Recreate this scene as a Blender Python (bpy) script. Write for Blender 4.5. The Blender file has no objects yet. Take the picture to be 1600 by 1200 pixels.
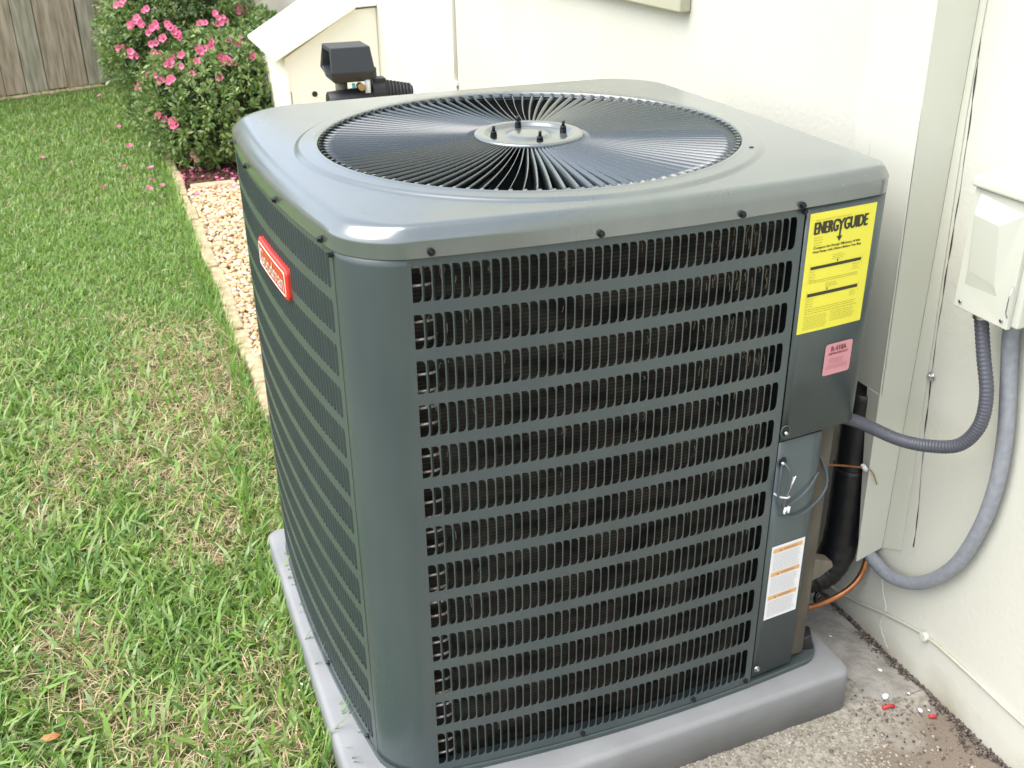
import bpy, math, random
import numpy as np
from mathutils import Vector, Matrix
random.seed(7)
rng = np.random.default_rng(7)
scn = bpy.context.scene
C = scn.collection
GZ = 1.0                                   # the ground lies at z = 0; the numbers below are measured from 1 m above it

# ------------------------------------------------------------------ camera, sky, sun, exposure
cam_d = bpy.data.cameras.new('camera')
cam = bpy.data.objects.new('camera', cam_d); C.objects.link(cam)
cam_d.sensor_width = 36.0; cam_d.lens = 36.58
cam_d.clip_start = 0.05; cam_d.clip_end = 400
cR = Vector((0.93222994, -0.36171502, -0.01046826)); cU = Vector((0.1691228, 0.40993219, 0.89629966)); cF = Vector((0.31991377, 0.8373278, -0.44332532))
M = Matrix(((cR.x, cU.x, -cF.x), (cR.y, cU.y, -cF.y), (cR.z, cU.z, -cF.z))).to_4x4()
M.translation = Vector((-0.3354, -1.2385, 0.4615 + GZ))
cam.matrix_world = M
cam_d.dof.use_dof = True; cam_d.dof.focus_distance = 1.75; cam_d.dof.aperture_fstop = 13.0
scn.camera = cam

SUN = Vector((-0.52, -0.06, 0.86)).normalized()      # towards the brightest part of the overcast sky
world = bpy.data.worlds.new('World'); scn.world = world; world.use_nodes = True
wn = world.node_tree.nodes; wl = world.node_tree.links
bg = wn['Background']
sky = wn.new('ShaderNodeTexSky'); sky.sky_type = 'NISHITA'; sky.sun_disc = False
sky.sun_elevation = math.asin(SUN.z); sky.sun_rotation = math.atan2(SUN.x, SUN.y)
sky.dust_density = 2.5; sky.air_density = 1.0; sky.ozone_density = 1.0
hs = wn.new('ShaderNodeHueSaturation'); hs.inputs['Saturation'].default_value = 0.52
wl.new(sky.outputs[0], hs.inputs['Color']); wl.new(hs.outputs[0], bg.inputs['Color'])
bg.inputs['Strength'].default_value = 0.13
sun_d = bpy.data.lights.new('sun', 'SUN'); sun_d.energy = 1.0; sun_d.angle = math.radians(60); sun_d.color = (1.0, 0.97, 0.91)
sun = bpy.data.objects.new('sun', sun_d); C.objects.link(sun)
sun.rotation_euler = (-SUN).to_track_quat('-Z', 'Y').to_euler(); sun.location = (-4, 2, 6)
scn.view_settings.view_transform = 'Standard'; scn.view_settings.look = 'None'
scn.view_settings.exposure = 1.64; scn.view_settings.gamma = 1.0; scn.view_settings.use_curve_mapping = False
scn.cycles.use_denoising = True
scn.cycles.max_bounces = 8; scn.cycles.diffuse_bounces = 4; scn.cycles.glossy_bounces = 4
scn.cycles.caustics_reflective = False; scn.cycles.caustics_refractive = False

# ------------------------------------------------------------------ materials
def mat(name, col, rough=0.5, metal=0.0, spec=0.5, col2=None, scale=8.0, bump=0.0, bscale=60.0, detail=6.0, coat=0.0, island=None, dist=0.002, stretch=None, tr=0.0, sheen=0.0, ior=None):
    m = bpy.data.materials.new(name); m.use_nodes = True
    n = m.node_tree.nodes; l = m.node_tree.links; b = n['Principled BSDF']
    b.inputs['Base Color'].default_value = (*col, 1); b.inputs['Roughness'].default_value = rough
    b.inputs['Metallic'].default_value = metal; b.inputs['Specular IOR Level'].default_value = spec
    if coat: b.inputs['Coat Weight'].default_value = coat; b.inputs['Coat Roughness'].default_value = 0.12
    if ior: b.inputs['IOR'].default_value = ior
    tc = n.new('ShaderNodeTexCoord'); src = tc.outputs['Object']
    if stretch:
        mp = n.new('ShaderNodeMapping'); mp.inputs['Scale'].default_value = stretch; l.new(src, mp.inputs['Vector']); src = mp.outputs[0]
    if island:
        g = n.new('ShaderNodeNewGeometry'); r = n.new('ShaderNodeValToRGB'); e = r.color_ramp.elements
        while len(e) < len(island): e.new(0.5)
        for i, c in enumerate(island): e[i].position = i / (len(island) - 1); e[i].color = (*c, 1)
        l.new(g.outputs['Random Per Island'], r.inputs['Fac']); l.new(r.outputs[0], b.inputs['Base Color'])
        if tr:
            t = n.new('ShaderNodeBsdfTranslucent'); l.new(r.outputs[0], t.inputs['Color'])
            mx = n.new('ShaderNodeMixShader'); mx.inputs[0].default_value = tr
            l.new(b.outputs[0], mx.inputs[1]); l.new(t.outputs[0], mx.inputs[2]); l.new(mx.outputs[0], n['Material Output'].inputs['Surface'])
    elif col2:
        t = n.new('ShaderNodeTexNoise'); t.inputs['Scale'].default_value = scale; t.inputs['Detail'].default_value = detail
        r = n.new('ShaderNodeValToRGB'); r.color_ramp.elements[0].position = 0.35; r.color_ramp.elements[1].position = 0.65
        r.color_ramp.elements[0].color = (*col, 1); r.color_ramp.elements[1].color = (*col2, 1)
        l.new(src, t.inputs['Vector']); l.new(t.outputs['Fac'], r.inputs['Fac']); l.new(r.outputs[0], b.inputs['Base Color'])
    if bump:
        t2 = n.new('ShaderNodeTexNoise'); t2.inputs['Scale'].default_value = bscale; t2.inputs['Detail'].default_value = 4
        bp = n.new('ShaderNodeBump'); bp.inputs['Strength'].default_value = bump; bp.inputs['Distance'].default_value = dist
        l.new(src, t2.inputs['Vector']); l.new(t2.outputs['Fac'], bp.inputs['Height']); l.new(bp.outputs[0], b.inputs['Normal'])
    return m

PAINT = (0.052, 0.070, 0.073)
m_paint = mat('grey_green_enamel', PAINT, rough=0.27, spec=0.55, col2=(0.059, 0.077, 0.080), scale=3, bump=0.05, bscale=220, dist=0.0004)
m_lid = mat('lightened_lid_enamel', (0.072, 0.092, 0.092), rough=0.26, spec=0.6, col2=(0.084, 0.104, 0.102), scale=3, coat=1.0, bump=0.06, bscale=7, dist=0.002, ior=1.55)  # body enamel lightened to carry skylight on the lid, with some fading
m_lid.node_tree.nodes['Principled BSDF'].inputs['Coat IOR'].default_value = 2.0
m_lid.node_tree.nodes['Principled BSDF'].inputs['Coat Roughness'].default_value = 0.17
def weather(m, amt=0.22, dust=(0.30, 0.30, 0.26), sc=3.0):
    n = m.node_tree.nodes; l = m.node_tree.links; b = n['Principled BSDF']; tc = n.new('ShaderNodeTexCoord')
    mp = n.new('ShaderNodeMapping'); mp.inputs['Scale'].default_value = (sc*3, sc*3, sc*0.8); l.new(tc.outputs['Object'], mp.inputs['Vector'])
    t = n.new('ShaderNodeTexNoise'); t.inputs['Scale'].default_value = 1.0; t.inputs['Detail'].default_value = 12; t.inputs['Roughness'].default_value = 0.62; l.new(mp.outputs[0], t.inputs['Vector'])
    r = n.new('ShaderNodeMapRange'); r.inputs['From Min'].default_value = 0.42; r.inputs['From Max'].default_value = 0.80; r.inputs['To Max'].default_value = amt; l.new(t.outputs['Fac'], r.inputs['Value'])
    sp = n.new('ShaderNodeTexVoronoi'); sp.inputs['Scale'].default_value = 42.0; l.new(tc.outputs['Object'], sp.inputs['Vector'])
    s2 = n.new('ShaderNodeMapRange'); s2.inputs['From Min'].default_value = 0.055; s2.inputs['From Max'].default_value = 0.030; s2.inputs['To Max'].default_value = 0.55; l.new(sp.outputs['Distance'], s2.inputs['Value'])
    mxm = n.new('ShaderNodeMath'); mxm.operation = 'MAXIMUM'; l.new(r.outputs[0], mxm.inputs[0]); l.new(s2.outputs[0], mxm.inputs[1])
    mx = n.new('ShaderNodeMix'); mx.data_type = 'RGBA'; old = b.inputs['Base Color'].links[0].from_socket
    l.new(mxm.outputs[0], mx.inputs['Factor']); l.new(old, mx.inputs['A']); mx.inputs['B'].default_value = (*dust, 1); l.new(mx.outputs['Result'], b.inputs['Base Color'])
    rr_ = n.new('ShaderNodeMapRange'); rr_.inputs['To Min'].default_value = b.inputs['Roughness'].default_value*0.8; rr_.inputs['To Max'].default_value = b.inputs['Roughness'].default_value*1.45; l.new(t.outputs['Fac'], rr_.inputs['Value']); l.new(rr_.outputs[0], b.inputs['Roughness'])
weather(m_paint, 0.12, (0.20, 0.20, 0.17)); weather(m_lid, 0.18, (0.24, 0.24, 0.21))
m_vane = mat('glossy_vane_enamel', (0.040, 0.054, 0.060), rough=0.16, spec=0.6, coat=0.7, ior=1.55)
m_shroud = mat('dark_shroud', (0.012, 0.014, 0.015), rough=0.6)
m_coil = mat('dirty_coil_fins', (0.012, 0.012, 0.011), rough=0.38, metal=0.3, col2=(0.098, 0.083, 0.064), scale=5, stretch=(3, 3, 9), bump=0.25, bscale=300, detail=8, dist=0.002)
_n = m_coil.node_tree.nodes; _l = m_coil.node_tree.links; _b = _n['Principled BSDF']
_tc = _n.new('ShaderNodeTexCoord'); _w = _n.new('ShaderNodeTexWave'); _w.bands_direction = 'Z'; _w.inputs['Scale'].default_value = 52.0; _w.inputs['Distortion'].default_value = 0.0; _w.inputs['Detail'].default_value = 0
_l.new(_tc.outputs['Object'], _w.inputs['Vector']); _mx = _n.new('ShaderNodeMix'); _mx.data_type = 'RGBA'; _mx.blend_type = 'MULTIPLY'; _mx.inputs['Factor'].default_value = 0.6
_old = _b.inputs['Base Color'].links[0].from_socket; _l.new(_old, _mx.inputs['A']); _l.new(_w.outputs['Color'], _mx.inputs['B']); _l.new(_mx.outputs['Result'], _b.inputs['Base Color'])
m_tube = mat('coil_tube_metal', (0.80, 0.74, 0.68), rough=0.35, metal=0.5, col2=(0.50, 0.38, 0.30), scale=25)
m_screw = mat('dark_screw', (0.02, 0.02, 0.025), rough=0.35, metal=0.6)
m_zinc = mat('zinc', (0.62, 0.62, 0.64), rough=0.25, metal=1.0)
m_black = mat('black_rubber', (0.010, 0.010, 0.012), rough=0.45, bump=0.4, bscale=60, dist=0.003)
m_tape = mat('black_glossy_tape', (0.008, 0.009, 0.011), rough=0.42, bump=0.5, bscale=34, dist=0.004)
m_pad = mat('grey_plastic_pad', (0.225, 0.232, 0.238), rough=0.55, col2=(0.270, 0.277, 0.283), scale=9, detail=12, bump=0.35, bscale=160, dist=0.0010)
m_conc = mat('worn_concrete', (0.245, 0.230, 0.195), rough=1.0, spec=0.2, col2=(0.39, 0.365, 0.315), scale=70, bump=0.6, bscale=120, dist=0.004)
m_mortar = mat('smooth_grey_mortar', (0.245, 0.23, 0.205), rough=1.0, spec=0.15, col2=(0.36, 0.342, 0.312), scale=22, detail=12, bump=0.9, bscale=75, dist=0.005)
m_soil = mat('dark_soil', (0.035, 0.026, 0.020), rough=1.0, col2=(0.10, 0.075, 0.055), scale=60, bump=0.8, bscale=90, dist=0.004)
m_mulch = mat('bark_mulch', (0.06, 0.028, 0.018), rough=1.0, col2=(0.13, 0.06, 0.04), scale=40, bump=1, bscale=50, dist=0.01)
m_lawn = mat('lawn_soil', (0.15, 0.115, 0.06), rough=1.0, col2=(0.10, 0.15, 0.045), scale=12, bump=0.8, bscale=70, dist=0.01)
m_wall = mat('cream_stucco', (0.550, 0.550, 0.478), rough=0.75, col2=(0.600, 0.600, 0.525), scale=1.6, detail=12, bump=0.45, bscale=85, dist=0.0022)
m_trim = mat('cream_metal_cover', (0.580, 0.590, 0.505), rough=0.5, col2=(0.605, 0.610, 0.525), scale=4, bump=0.12, bscale=30, dist=0.002)
m_sill = mat('cream_sill', (0.42, 0.41, 0.30), rough=0.7, bump=0.3, bscale=90, dist=0.002)
m_cab = mat('cream_cabinet_paint', (0.86, 0.83, 0.71), rough=0.6, bump=0.1, bscale=20, dist=0.002)
m_roofw = mat('white_painted_roof', (0.82, 0.83, 0.78), rough=0.55)
m_disc = mat('pale_enamel_box', (0.53, 0.54, 0.475), rough=0.42, bump=0.05, bscale=15, dist=0.001)
m_pvc = mat('grey_pvc', (0.225, 0.240, 0.270), rough=0.5, col2=(0.275, 0.290, 0.318), scale=90, detail=12, bump=0.2, bscale=120, dist=0.001)
m_flex = mat('charcoal_conduit', (0.070, 0.074, 0.092), rough=0.42)
m_copper = mat('copper_pipe', (0.62, 0.26, 0.10), rough=0.32, metal=0.85, col2=(0.35, 0.14, 0.07), scale=22)
m_brown = mat('olive_brown_metal', (0.16, 0.145, 0.11), rough=0.6, col2=(0.24, 0.21, 0.155), scale=30, stretch=(1, 1, 0.3), bump=0.4, bscale=80)
m_post = mat('dull_brown_post', (0.060, 0.054, 0.042), rough=0.7, col2=(0.105, 0.092, 0.068), scale=30, stretch=(1, 1, 0.3), bump=0.5, bscale=80)
m_yellow = mat('yellow_sticker', (0.76, 0.70, 0.07), rough=0.38, col2=(0.80, 0.73, 0.06), scale=9, bump=0.25, bscale=16, dist=0.002)
m_ink = mat('black_ink', (0.03, 0.028, 0.015), rough=0.5)
m_faint = mat('faint_olive_print', (0.46, 0.41, 0.06), rough=0.5)
m_pink = mat('pink_sticker', (0.60, 0.27, 0.30), rough=0.5)
m_pinkink = mat('maroon_ink', (0.20, 0.05, 0.07), rough=0.5)
m_pinkfaint = mat('faint_maroon_print', (0.50, 0.21, 0.24), rough=0.5)
m_white = mat('white_sticker', (0.80, 0.80, 0.82), rough=0.45)
m_orange = mat('orange_band', (0.72, 0.40, 0.16), rough=0.5)
m_greyink = mat('grey_print', (0.55, 0.56, 0.56), rough=0.5)
m_red = mat('red_badge', (0.66, 0.035, 0.022), rough=0.25, coat=0.5)
m_silver = mat('silver_lettering', (0.86, 0.80, 0.74), rough=0.3, metal=0.15)
m_wood = mat('weathered_fence_wood', (0.36, 0.28, 0.19), rough=0.85, col2=(0.62, 0.51, 0.39), scale=5, stretch=(9, 9, 0.9), bump=0.5, bscale=14, dist=0.004, detail=9)
m_woodg = mat('greenish_fence_wood', (0.32, 0.29, 0.205), rough=0.9, col2=(0.56, 0.51, 0.395), scale=5, stretch=(9, 9, 0.9), bump=0.5, bscale=14, dist=0.004, detail=9)
m_backing = mat('dark_fence_backing', (0.05, 0.042, 0.035), rough=0.9)
m_edge = mat('tan_edging_brick', (0.36, 0.27, 0.16), rough=0.85, col2=(0.54, 0.43, 0.28), scale=30, bump=0.5, bscale=60, dist=0.003)
m_pebble = mat('tan_pebbles', (0.6, 0.45, 0.28), rough=0.7, island=[(0.56, 0.36, 0.17), (0.68, 0.49, 0.28), (0.74, 0.60, 0.41), (0.45, 0.31, 0.19), (0.80, 0.70, 0.54), (0.66, 0.44, 0.22), (0.34, 0.25, 0.17)])
m_aggr = mat('concrete_aggregate', (0.4, 0.36, 0.3), rough=0.85, island=[(0.14, 0.11, 0.085), (0.34, 0.31, 0.255), (0.24, 0.205, 0.16), (0.42, 0.39, 0.33), (0.30, 0.27, 0.22), (0.18, 0.16, 0.13)])
m_clod = mat('dirt_clods', (0.1, 0.07, 0.05), rough=1, island=[(0.045, 0.034, 0.028), (0.12, 0.09, 0.075), (0.20, 0.17, 0.15), (0.07, 0.055, 0.045)])
m_grass = mat('lawn_blades', (0.1, 0.2, 0.04), rough=0.45, island=[(0.115, 0.220, 0.030), (0.200, 0.345, 0.050), (0.255, 0.425, 0.075), (0.130, 0.285, 0.085), (0.350, 0.490, 0.140), (0.220, 0.365, 0.055), (0.42, 0.54, 0.28)], tr=0.40)
m_dry = mat('dry_blades', (0.5, 0.4, 0.2), rough=0.8, island=[(0.40, 0.30, 0.15), (0.58, 0.46, 0.27), (0.48, 0.37, 0.21), (0.64, 0.54, 0.35), (0.32, 0.23, 0.12)], tr=0.15)
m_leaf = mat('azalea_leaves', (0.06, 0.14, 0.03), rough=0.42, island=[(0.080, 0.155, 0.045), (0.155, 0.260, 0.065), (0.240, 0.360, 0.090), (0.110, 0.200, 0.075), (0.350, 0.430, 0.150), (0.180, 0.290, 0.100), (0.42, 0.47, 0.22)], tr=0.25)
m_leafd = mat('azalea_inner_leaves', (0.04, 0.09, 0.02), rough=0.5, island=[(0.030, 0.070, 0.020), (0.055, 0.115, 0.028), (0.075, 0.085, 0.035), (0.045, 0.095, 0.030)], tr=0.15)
m_twig = mat('azalea_twigs', (0.13, 0.09, 0.06), rough=0.9, col2=(0.22, 0.16, 0.11), scale=40)
m_flower = mat('pink_petals', (0.8, 0.1, 0.35), rough=0.6, island=[(0.80, 0.120, 0.320), (0.88, 0.190, 0.430), (0.92, 0.300, 0.500), (0.82, 0.16, 0.32), (0.72, 0.25, 0.28)], tr=0.25)
m_brownleaf = mat('dead_leaf', (0.42, 0.18, 0.06), rough=0.7)
m_foil = mat('crumpled_foil', (0.85, 0.85, 0.88), rough=0.15, metal=1)
m_pump = mat('dark_grey_plastic', (0.028, 0.033, 0.038), rough=0.45, bump=0.1, bscale=60, dist=0.001)
m_blackp = mat('black_motor_casing', (0.020, 0.021, 0.024), rough=0.45)
m_teal = mat('teal_wire', (0.05, 0.40, 0.45), rough=0.4)
m_brass = mat('brass_fitting', (0.50, 0.33, 0.16), rough=0.4, metal=0.7)
m_glass = mat('pale_gauge_face', (0.75, 0.74, 0.78), rough=0.2)
m_wire = mat('slate_wire', (0.070, 0.085, 0.100), rough=0.4)
m_redplastic = mat('red_plastic', (0.62, 0.03, 0.04), rough=0.45)
m_chip = mat('white_paint_chip', (0.80, 0.82, 0.84), rough=0.6)
m_gap = mat('dark_gap', (0.05, 0.045, 0.035), rough=1)
m_seam = mat('black_seam', (0.010, 0.012, 0.013), rough=0.7)
m_yball = mat('pale_yellow_stone', (0.80, 0.74, 0.40), rough=0.6)

# ------------------------------------------------------------------ helpers
ORG = {}
def tag(o, label=None, cat=None, group=None, kind=None):
    if label: o['label'] = label
    if cat: o['category'] = cat
    if group: o['group'] = group
    if kind: o['kind'] = kind
    return o
def thing(name, origin, label, cat, group=None):
    o = bpy.data.objects.new(name, None); C.objects.link(o)
    o.location = (origin[0], origin[1], origin[2] + GZ); o.empty_display_size = 0.1
    ORG[o.name] = Vector(origin)
    return tag(o, label, cat, group)
def link(name, me, parent=None, origin=(0, 0, 0)):
    o = bpy.data.objects.new(name, me); C.objects.link(o)
    if parent is not None: o.parent = parent; ORG[o.name] = ORG[parent.name]
    else: o.location = (origin[0], origin[1], origin[2] + GZ); ORG[o.name] = Vector(origin)
    return o
class MB:
    def __init__(s): s.v = []; s.f = []; s.sm = []
    def add(s, vs, fs, smooth=False):
        b = len(s.v); s.v += [tuple(v) for v in vs]
        for f in fs: s.f.append([b + i for i in f]); s.sm.append(smooth)
        return s
    def box(s, x0, x1, y0, y1, z0, z1):
        return s.add([(x0,y0,z0),(x1,y0,z0),(x1,y1,z0),(x0,y1,z0),(x0,y0,z1),(x1,y0,z1),(x1,y1,z1),(x0,y1,z1)],
                     [(0,3,2,1),(4,5,6,7),(0,1,5,4),(1,2,6,5),(2,3,7,6),(3,0,4,7)])
    def tube(s, path, r, n=12, caps=True, smooth=True, rs=None):
        P = [Vector(p) for p in path]; m = len(P); vs = []; up = None
        for i, p in enumerate(P):
            t = (P[min(i+1, m-1)] - P[max(i-1, 0)]).normalized()
            if up is None:
                a = Vector((0,0,1)) if abs(t.z) < 0.9 else Vector((1,0,0)); up = (a - t*a.dot(t)).normalized()
            up = (up - t*up.dot(t)).normalized(); sd = t.cross(up)
            rr = rs[i] if rs else r
            for k in range(n):
                a = 2*math.pi*k/n; vs.append(p + (up*math.cos(a) + sd*math.sin(a))*rr)
        fs = [(i*n+k, i*n+(k+1)%n, (i+1)*n+(k+1)%n, (i+1)*n+k) for i in range(m-1) for k in range(n)]
        s.add(vs, fs, smooth)
        if caps:
            b = len(s.v) - len(vs)
            s.f.append([b+k for k in range(n)][::-1]); s.sm.append(False)
            s.f.append([b+(m-1)*n+k for k in range(n)]); s.sm.append(False)
        return s
    def cyl(s, p0, p1, r, n=16, r1=None, smooth=True): return s.tube([p0, p1], r, n, True, smooth, rs=[r, r if r1 is None else r1])
    def prism(s, poly, fn, d0, d1):
        n = len(poly); a = [fn(p[0], p[1], d0) for p in poly]; b = [fn(p[0], p[1], d1) for p in poly]
        return s.add(a + b, [tuple(range(n))[::-1], tuple(range(n, 2*n))] + [(i, (i+1)%n, n+(i+1)%n, n+i) for i in range(n)])
    def build(s, name, m, parent=None, origin=(0,0,0), bevel=0, seg=2):
        org = ORG[parent.name] if parent is not None else Vector(origin)
        me = bpy.data.meshes.new(name)
        me.from_pydata([(v[0]-org[0], v[1]-org[1], v[2]-org[2]) for v in s.v], [], s.f)
        me.polygons.foreach_set('use_smooth', s.sm); me.materials.append(m); me.update()
        o = link(name, me, parent, origin)
        if bevel:
            b = o.modifiers.new('bevel', 'BEVEL'); b.width = bevel; b.segments = seg; b.limit_method = 'ANGLE'; b.angle_limit = math.radians(35)
        return o
def fix_normals(o):
    import bmesh
    bm = bmesh.new(); bm.from_mesh(o.data); bmesh.ops.recalc_face_normals(bm, faces=bm.faces); bm.to_mesh(o.data); bm.free(); return o
def weld(o, d=1e-5):
    import bmesh
    bm = bmesh.new(); bm.from_mesh(o.data); bmesh.ops.remove_doubles(bm, verts=bm.verts, dist=d); bm.to_mesh(o.data); bm.free(); return o
def tri_mesh(name, V, T, m, parent=None, origin=(0,0,0), smooth=False):
    org = ORG[parent.name] if parent is not None else Vector(origin)
    V = np.asarray(V, dtype=np.float32).reshape(-1, 3) - np.array(org, dtype=np.float32); T = np.asarray(T, dtype=np.int32).reshape(-1, 3)
    me = bpy.data.meshes.new(name); me.vertices.add(len(V)); me.vertices.foreach_set('co', V.ravel())
    me.loops.add(T.size); me.loops.foreach_set('vertex_index', T.ravel())
    me.polygons.add(len(T)); me.polygons.foreach_set('loop_start', np.arange(0, T.size, 3, dtype=np.int32)); me.polygons.foreach_set('loop_total', np.full(len(T), 3, dtype=np.int32))
    if smooth: me.polygons.foreach_set('use_smooth', np.ones(len(T), dtype=bool))
    me.materials.append(m); me.update(calc_edges=True); me.validate()
    return link(name, me, parent, origin)
def bez(pts, n=12):
    """Catmull-Rom through the points"""
    P = [Vector(p) for p in pts]; P = [P[0]*2-P[1]] + P + [P[-1]*2-P[-2]]; out = []
    for i in range(1, len(P)-2):
        for k in range(n):
            t = k/n; a, b, c, d = P[i-1], P[i], P[i+1], P[i+2]
            out.append(0.5*((2*b) + (c-a)*t + (2*a-5*b+4*c-d)*t*t + (3*b-a-3*c+d)*t**3))
    out.append(P[-2]); return out
def vnoise(x, y, s=1.0, seed=0):
    r = np.random.default_rng(seed); ph = r.uniform(0, 6.28, (6, 2)); v = 0
    for i in range(6):
        f = s*(1.6**i)*0.6; a = ph[i, 0]; v = v + np.sin(f*(x*math.cos(a)+y*math.sin(a))*6.28+ph[i, 1])/(1.25**i)
    return v/3.0
ICO_V = None
def ico():
    p = (1+5**0.5)/2
    v = np.array([(-1,p,0),(1,p,0),(-1,-p,0),(1,-p,0),(0,-1,p),(0,1,p),(0,-1,-p),(0,1,-p),(p,0,-1),(p,0,1),(-p,0,-1),(-p,0,1)], float); v /= np.linalg.norm(v[0])
    f = np.array([(0,11,5),(0,5,1),(0,1,7),(0,7,10),(0,10,11),(1,5,9),(5,11,4),(11,10,2),(10,7,6),(7,1,8),(3,9,4),(3,4,2),(3,2,6),(3,6,8),(3,8,9),(4,9,5),(2,4,11),(6,2,10),(8,6,7),(9,8,1)])
    return v, f
def stones(pos, size, flat=0.65, jit=0.22, up=0.0, el=0.35):
    """many small irregular stones: (n,3) positions, (n,) sizes"""
    v, f = ico(); n = len(pos)
    V = np.repeat(v[None], n, 0) * (1 + rng.uniform(-jit, jit, (n, 12, 1)))
    sc = np.stack([1+rng.uniform(-el, el, n), 1+rng.uniform(-el, el, n), np.full(n, flat)*(1+rng.uniform(-.2, .2, n))], -1)
    V = V*sc[:, None]; a = rng.uniform(0, 6.28, n); ca, sa = np.cos(a), np.sin(a)
    x = V[..., 0]*ca[:, None]-V[..., 1]*sa[:, None]; y = V[..., 0]*sa[:, None]+V[..., 1]*ca[:, None]
    t = rng.uniform(-.4, .4, n)[:, None]; z = V[..., 2]*np.cos(t)+x*np.sin(t)
    V = np.stack([x, y, z], -1)*size[:, None, None] + pos[:, None]
    T = f[None] + (np.arange(n)*12)[:, None, None]
    return V, T

# ------------------------------------------------------------------ curved shell of the unit
XC, HX, YC, HY = 0.3525, 0.4225, 0.43, 0.42
def bow(x, y):
    u = (x-XC)/HX; v = (y-YC)/HY
    by = 0.028 if v < 0 else 0.012
    dx = u*(0.056-0.040*((y-0.58)/0.5)**2) if u < 0 else u*0.008*max(0, 1-v*v)
    return x + dx, y + v*by*max(0, 1-u*u)
def yf(x): u = (x-XC)/HX; return 0.010-0.028*(1-u*u)
def xl(y): return -0.126+0.040*((y-0.58)/0.5)**2
def FR(x, z, off=0.0): return (x, yf(x)-off, z)              # a point on the front face
def LS(y, z, off=0.0): return (xl(y)-off, y, z)              # a point on the left face
def footprint(inset=0.0, radii=(0.068, 0.032, 0.10, 0.10), per=10, side=14, cext=0.0, out=0.0, si=(1, 1, 1, 1)):
    """bowed rounded square, counter-clockwise from the front left corner"""
    x0, x1, y0, y1 = -0.07, 0.775, 0.01, 0.85; R = radii; pts = []
    cs = [(x0, y0, math.pi, R[0]), (x1, y0, 1.5*math.pi, R[1]), (x1, y1, 0, R[2]), (x0, y1, 0.5*math.pi, R[3])]
    base_inset = inset
    for i, (cx, cy, a0, r) in enumerate(cs):
        ox = cx + (r if cx == x0 else -r); oy = cy + (r if cy == y0 else -r)
        for k in range(per+1):
            a = a0 + 0.5*math.pi*k/per; c = math.sin(math.pi*k/per)
            d = base_inset*(si[i-1]*(1-k/per)+si[i]*(k/per)) + cext*c
            rr = r - d + out
            pts.append((ox + rr*math.cos(a), oy + rr*math.sin(a)))
        nx = cs[(i+1) % 4]; r2 = nx[3]; inset = base_inset*si[i]
        if i == 0: a, b = (x0+r, y0+inset-out), (x1-r2, y0+inset-out)
        elif i == 1: a, b = (x1-inset+out, y0+r), (x1-inset+out, y1-r2)
        elif i == 2: a, b = (x1-r, y1-inset+out), (x0+r2, y1-inset+out)
        else: a, b = (x0+inset-out, y1-r), (x0+inset-out, y0+r2)
        for k in range(1, side): t = k/side; pts.append((a[0]+(b[0]-a[0])*t, a[1]+(b[1]-a[1])*t))
    return [bow(*p) for p in pts]
def rings(name, RG, m, parent, smooth=True, close_top=False):
    n = len(RG[0]); vs = [p for r in RG for p in r]
    fs = [(i*n+k, i*n+(k+1) % n, (i+1)*n+(k+1) % n, (i+1)*n+k) for i in range(len(RG)-1) for k in range(n)]
    if close_top: fs.append(tuple((len(RG)-1)*n+k for k in range(n)))
    return MB().add(vs, fs, smooth).build(name, m, parent)

# ================================================================== GROUND
def sheet(name, x0, x1, y0, y1, z, m, kind='structure'):
    return tag(MB().add([(x0,y0,z),(x1,y0,z),(x1,y1,z),(x0,y1,z)], [(0,1,2,3)]).build(name, m, None, (0,0,-1.0)), kind=kind)
sheet('ground', -60, 60, -60, 60, -1.012, m_lawn)
o = sheet('lawn', -7, 3.0, -3.5, 7.55, -1.006, m_lawn)
sheet('garden_bed', -0.06, 0.975, 4.25, 9.0, -0.996, m_mulch)
sheet('gravel_bed_floor', -0.02, 0.975, 0.9, 4.25, -1.0005, m_edge)
sheet('paving', -0.10, 0.975, -3.2, 0.93, -0.9995, m_conc)

# stained, uneven patch of the paving: tint only where dirt has its own shape
nt = m_conc.node_tree; n = nt.nodes; l = nt.links
tc = n.new('ShaderNodeTexCoord'); sx = n.new('ShaderNodeSeparateXYZ'); l.new(tc.outputs['Object'], sx.inputs[0])
big = n.new('ShaderNodeTexNoise'); big.inputs['Scale'].default_value = 7; big.inputs['Detail'].default_value = 8; l.new(tc.outputs['Object'], big.inputs['Vector'])
# dirt grows towards the wall (x) and the near corner (-y)
mx1 = n.new('ShaderNodeMapRange'); mx1.inputs['From Min'].default_value = 0.55; mx1.inputs['From Max'].default_value = 0.98; l.new(sx.outputs['X'], mx1.inputs['Value'])
my1 = n.new('ShaderNodeMapRange'); my1.inputs['From Min'].default_value = -0.08; my1.inputs['From Max'].default_value = -0.26; l.new(sx.outputs['Y'], my1.inputs['Value'])
mul = n.new('ShaderNodeMath'); mul.operation = 'MULTIPLY'; l.new(mx1.outputs[0], mul.inputs[0]); l.new(my1.outputs[0], mul.inputs[1])
ad = n.new('ShaderNodeMath'); ad.operation = 'ADD'; l.new(mul.outputs[0], ad.inputs[0]); l.new(big.outputs['Fac'], ad.inputs[1])
rp = n.new('ShaderNodeValToRGB'); rp.color_ramp.elements[0].position = 0.66; rp.color_ramp.elements[1].position = 0.86
rp.color_ramp.elements[0].color = (0,0,0,1); rp.color_ramp.elements[1].color = (1,1,1,1); l.new(ad.outputs[0], rp.inputs['Fac'])
mixc = n.new('ShaderNodeMix'); mixc.data_type = 'RGBA'; b = n['Principled BSDF']
old = b.inputs['Base Color'].links[0].from_socket
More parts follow.
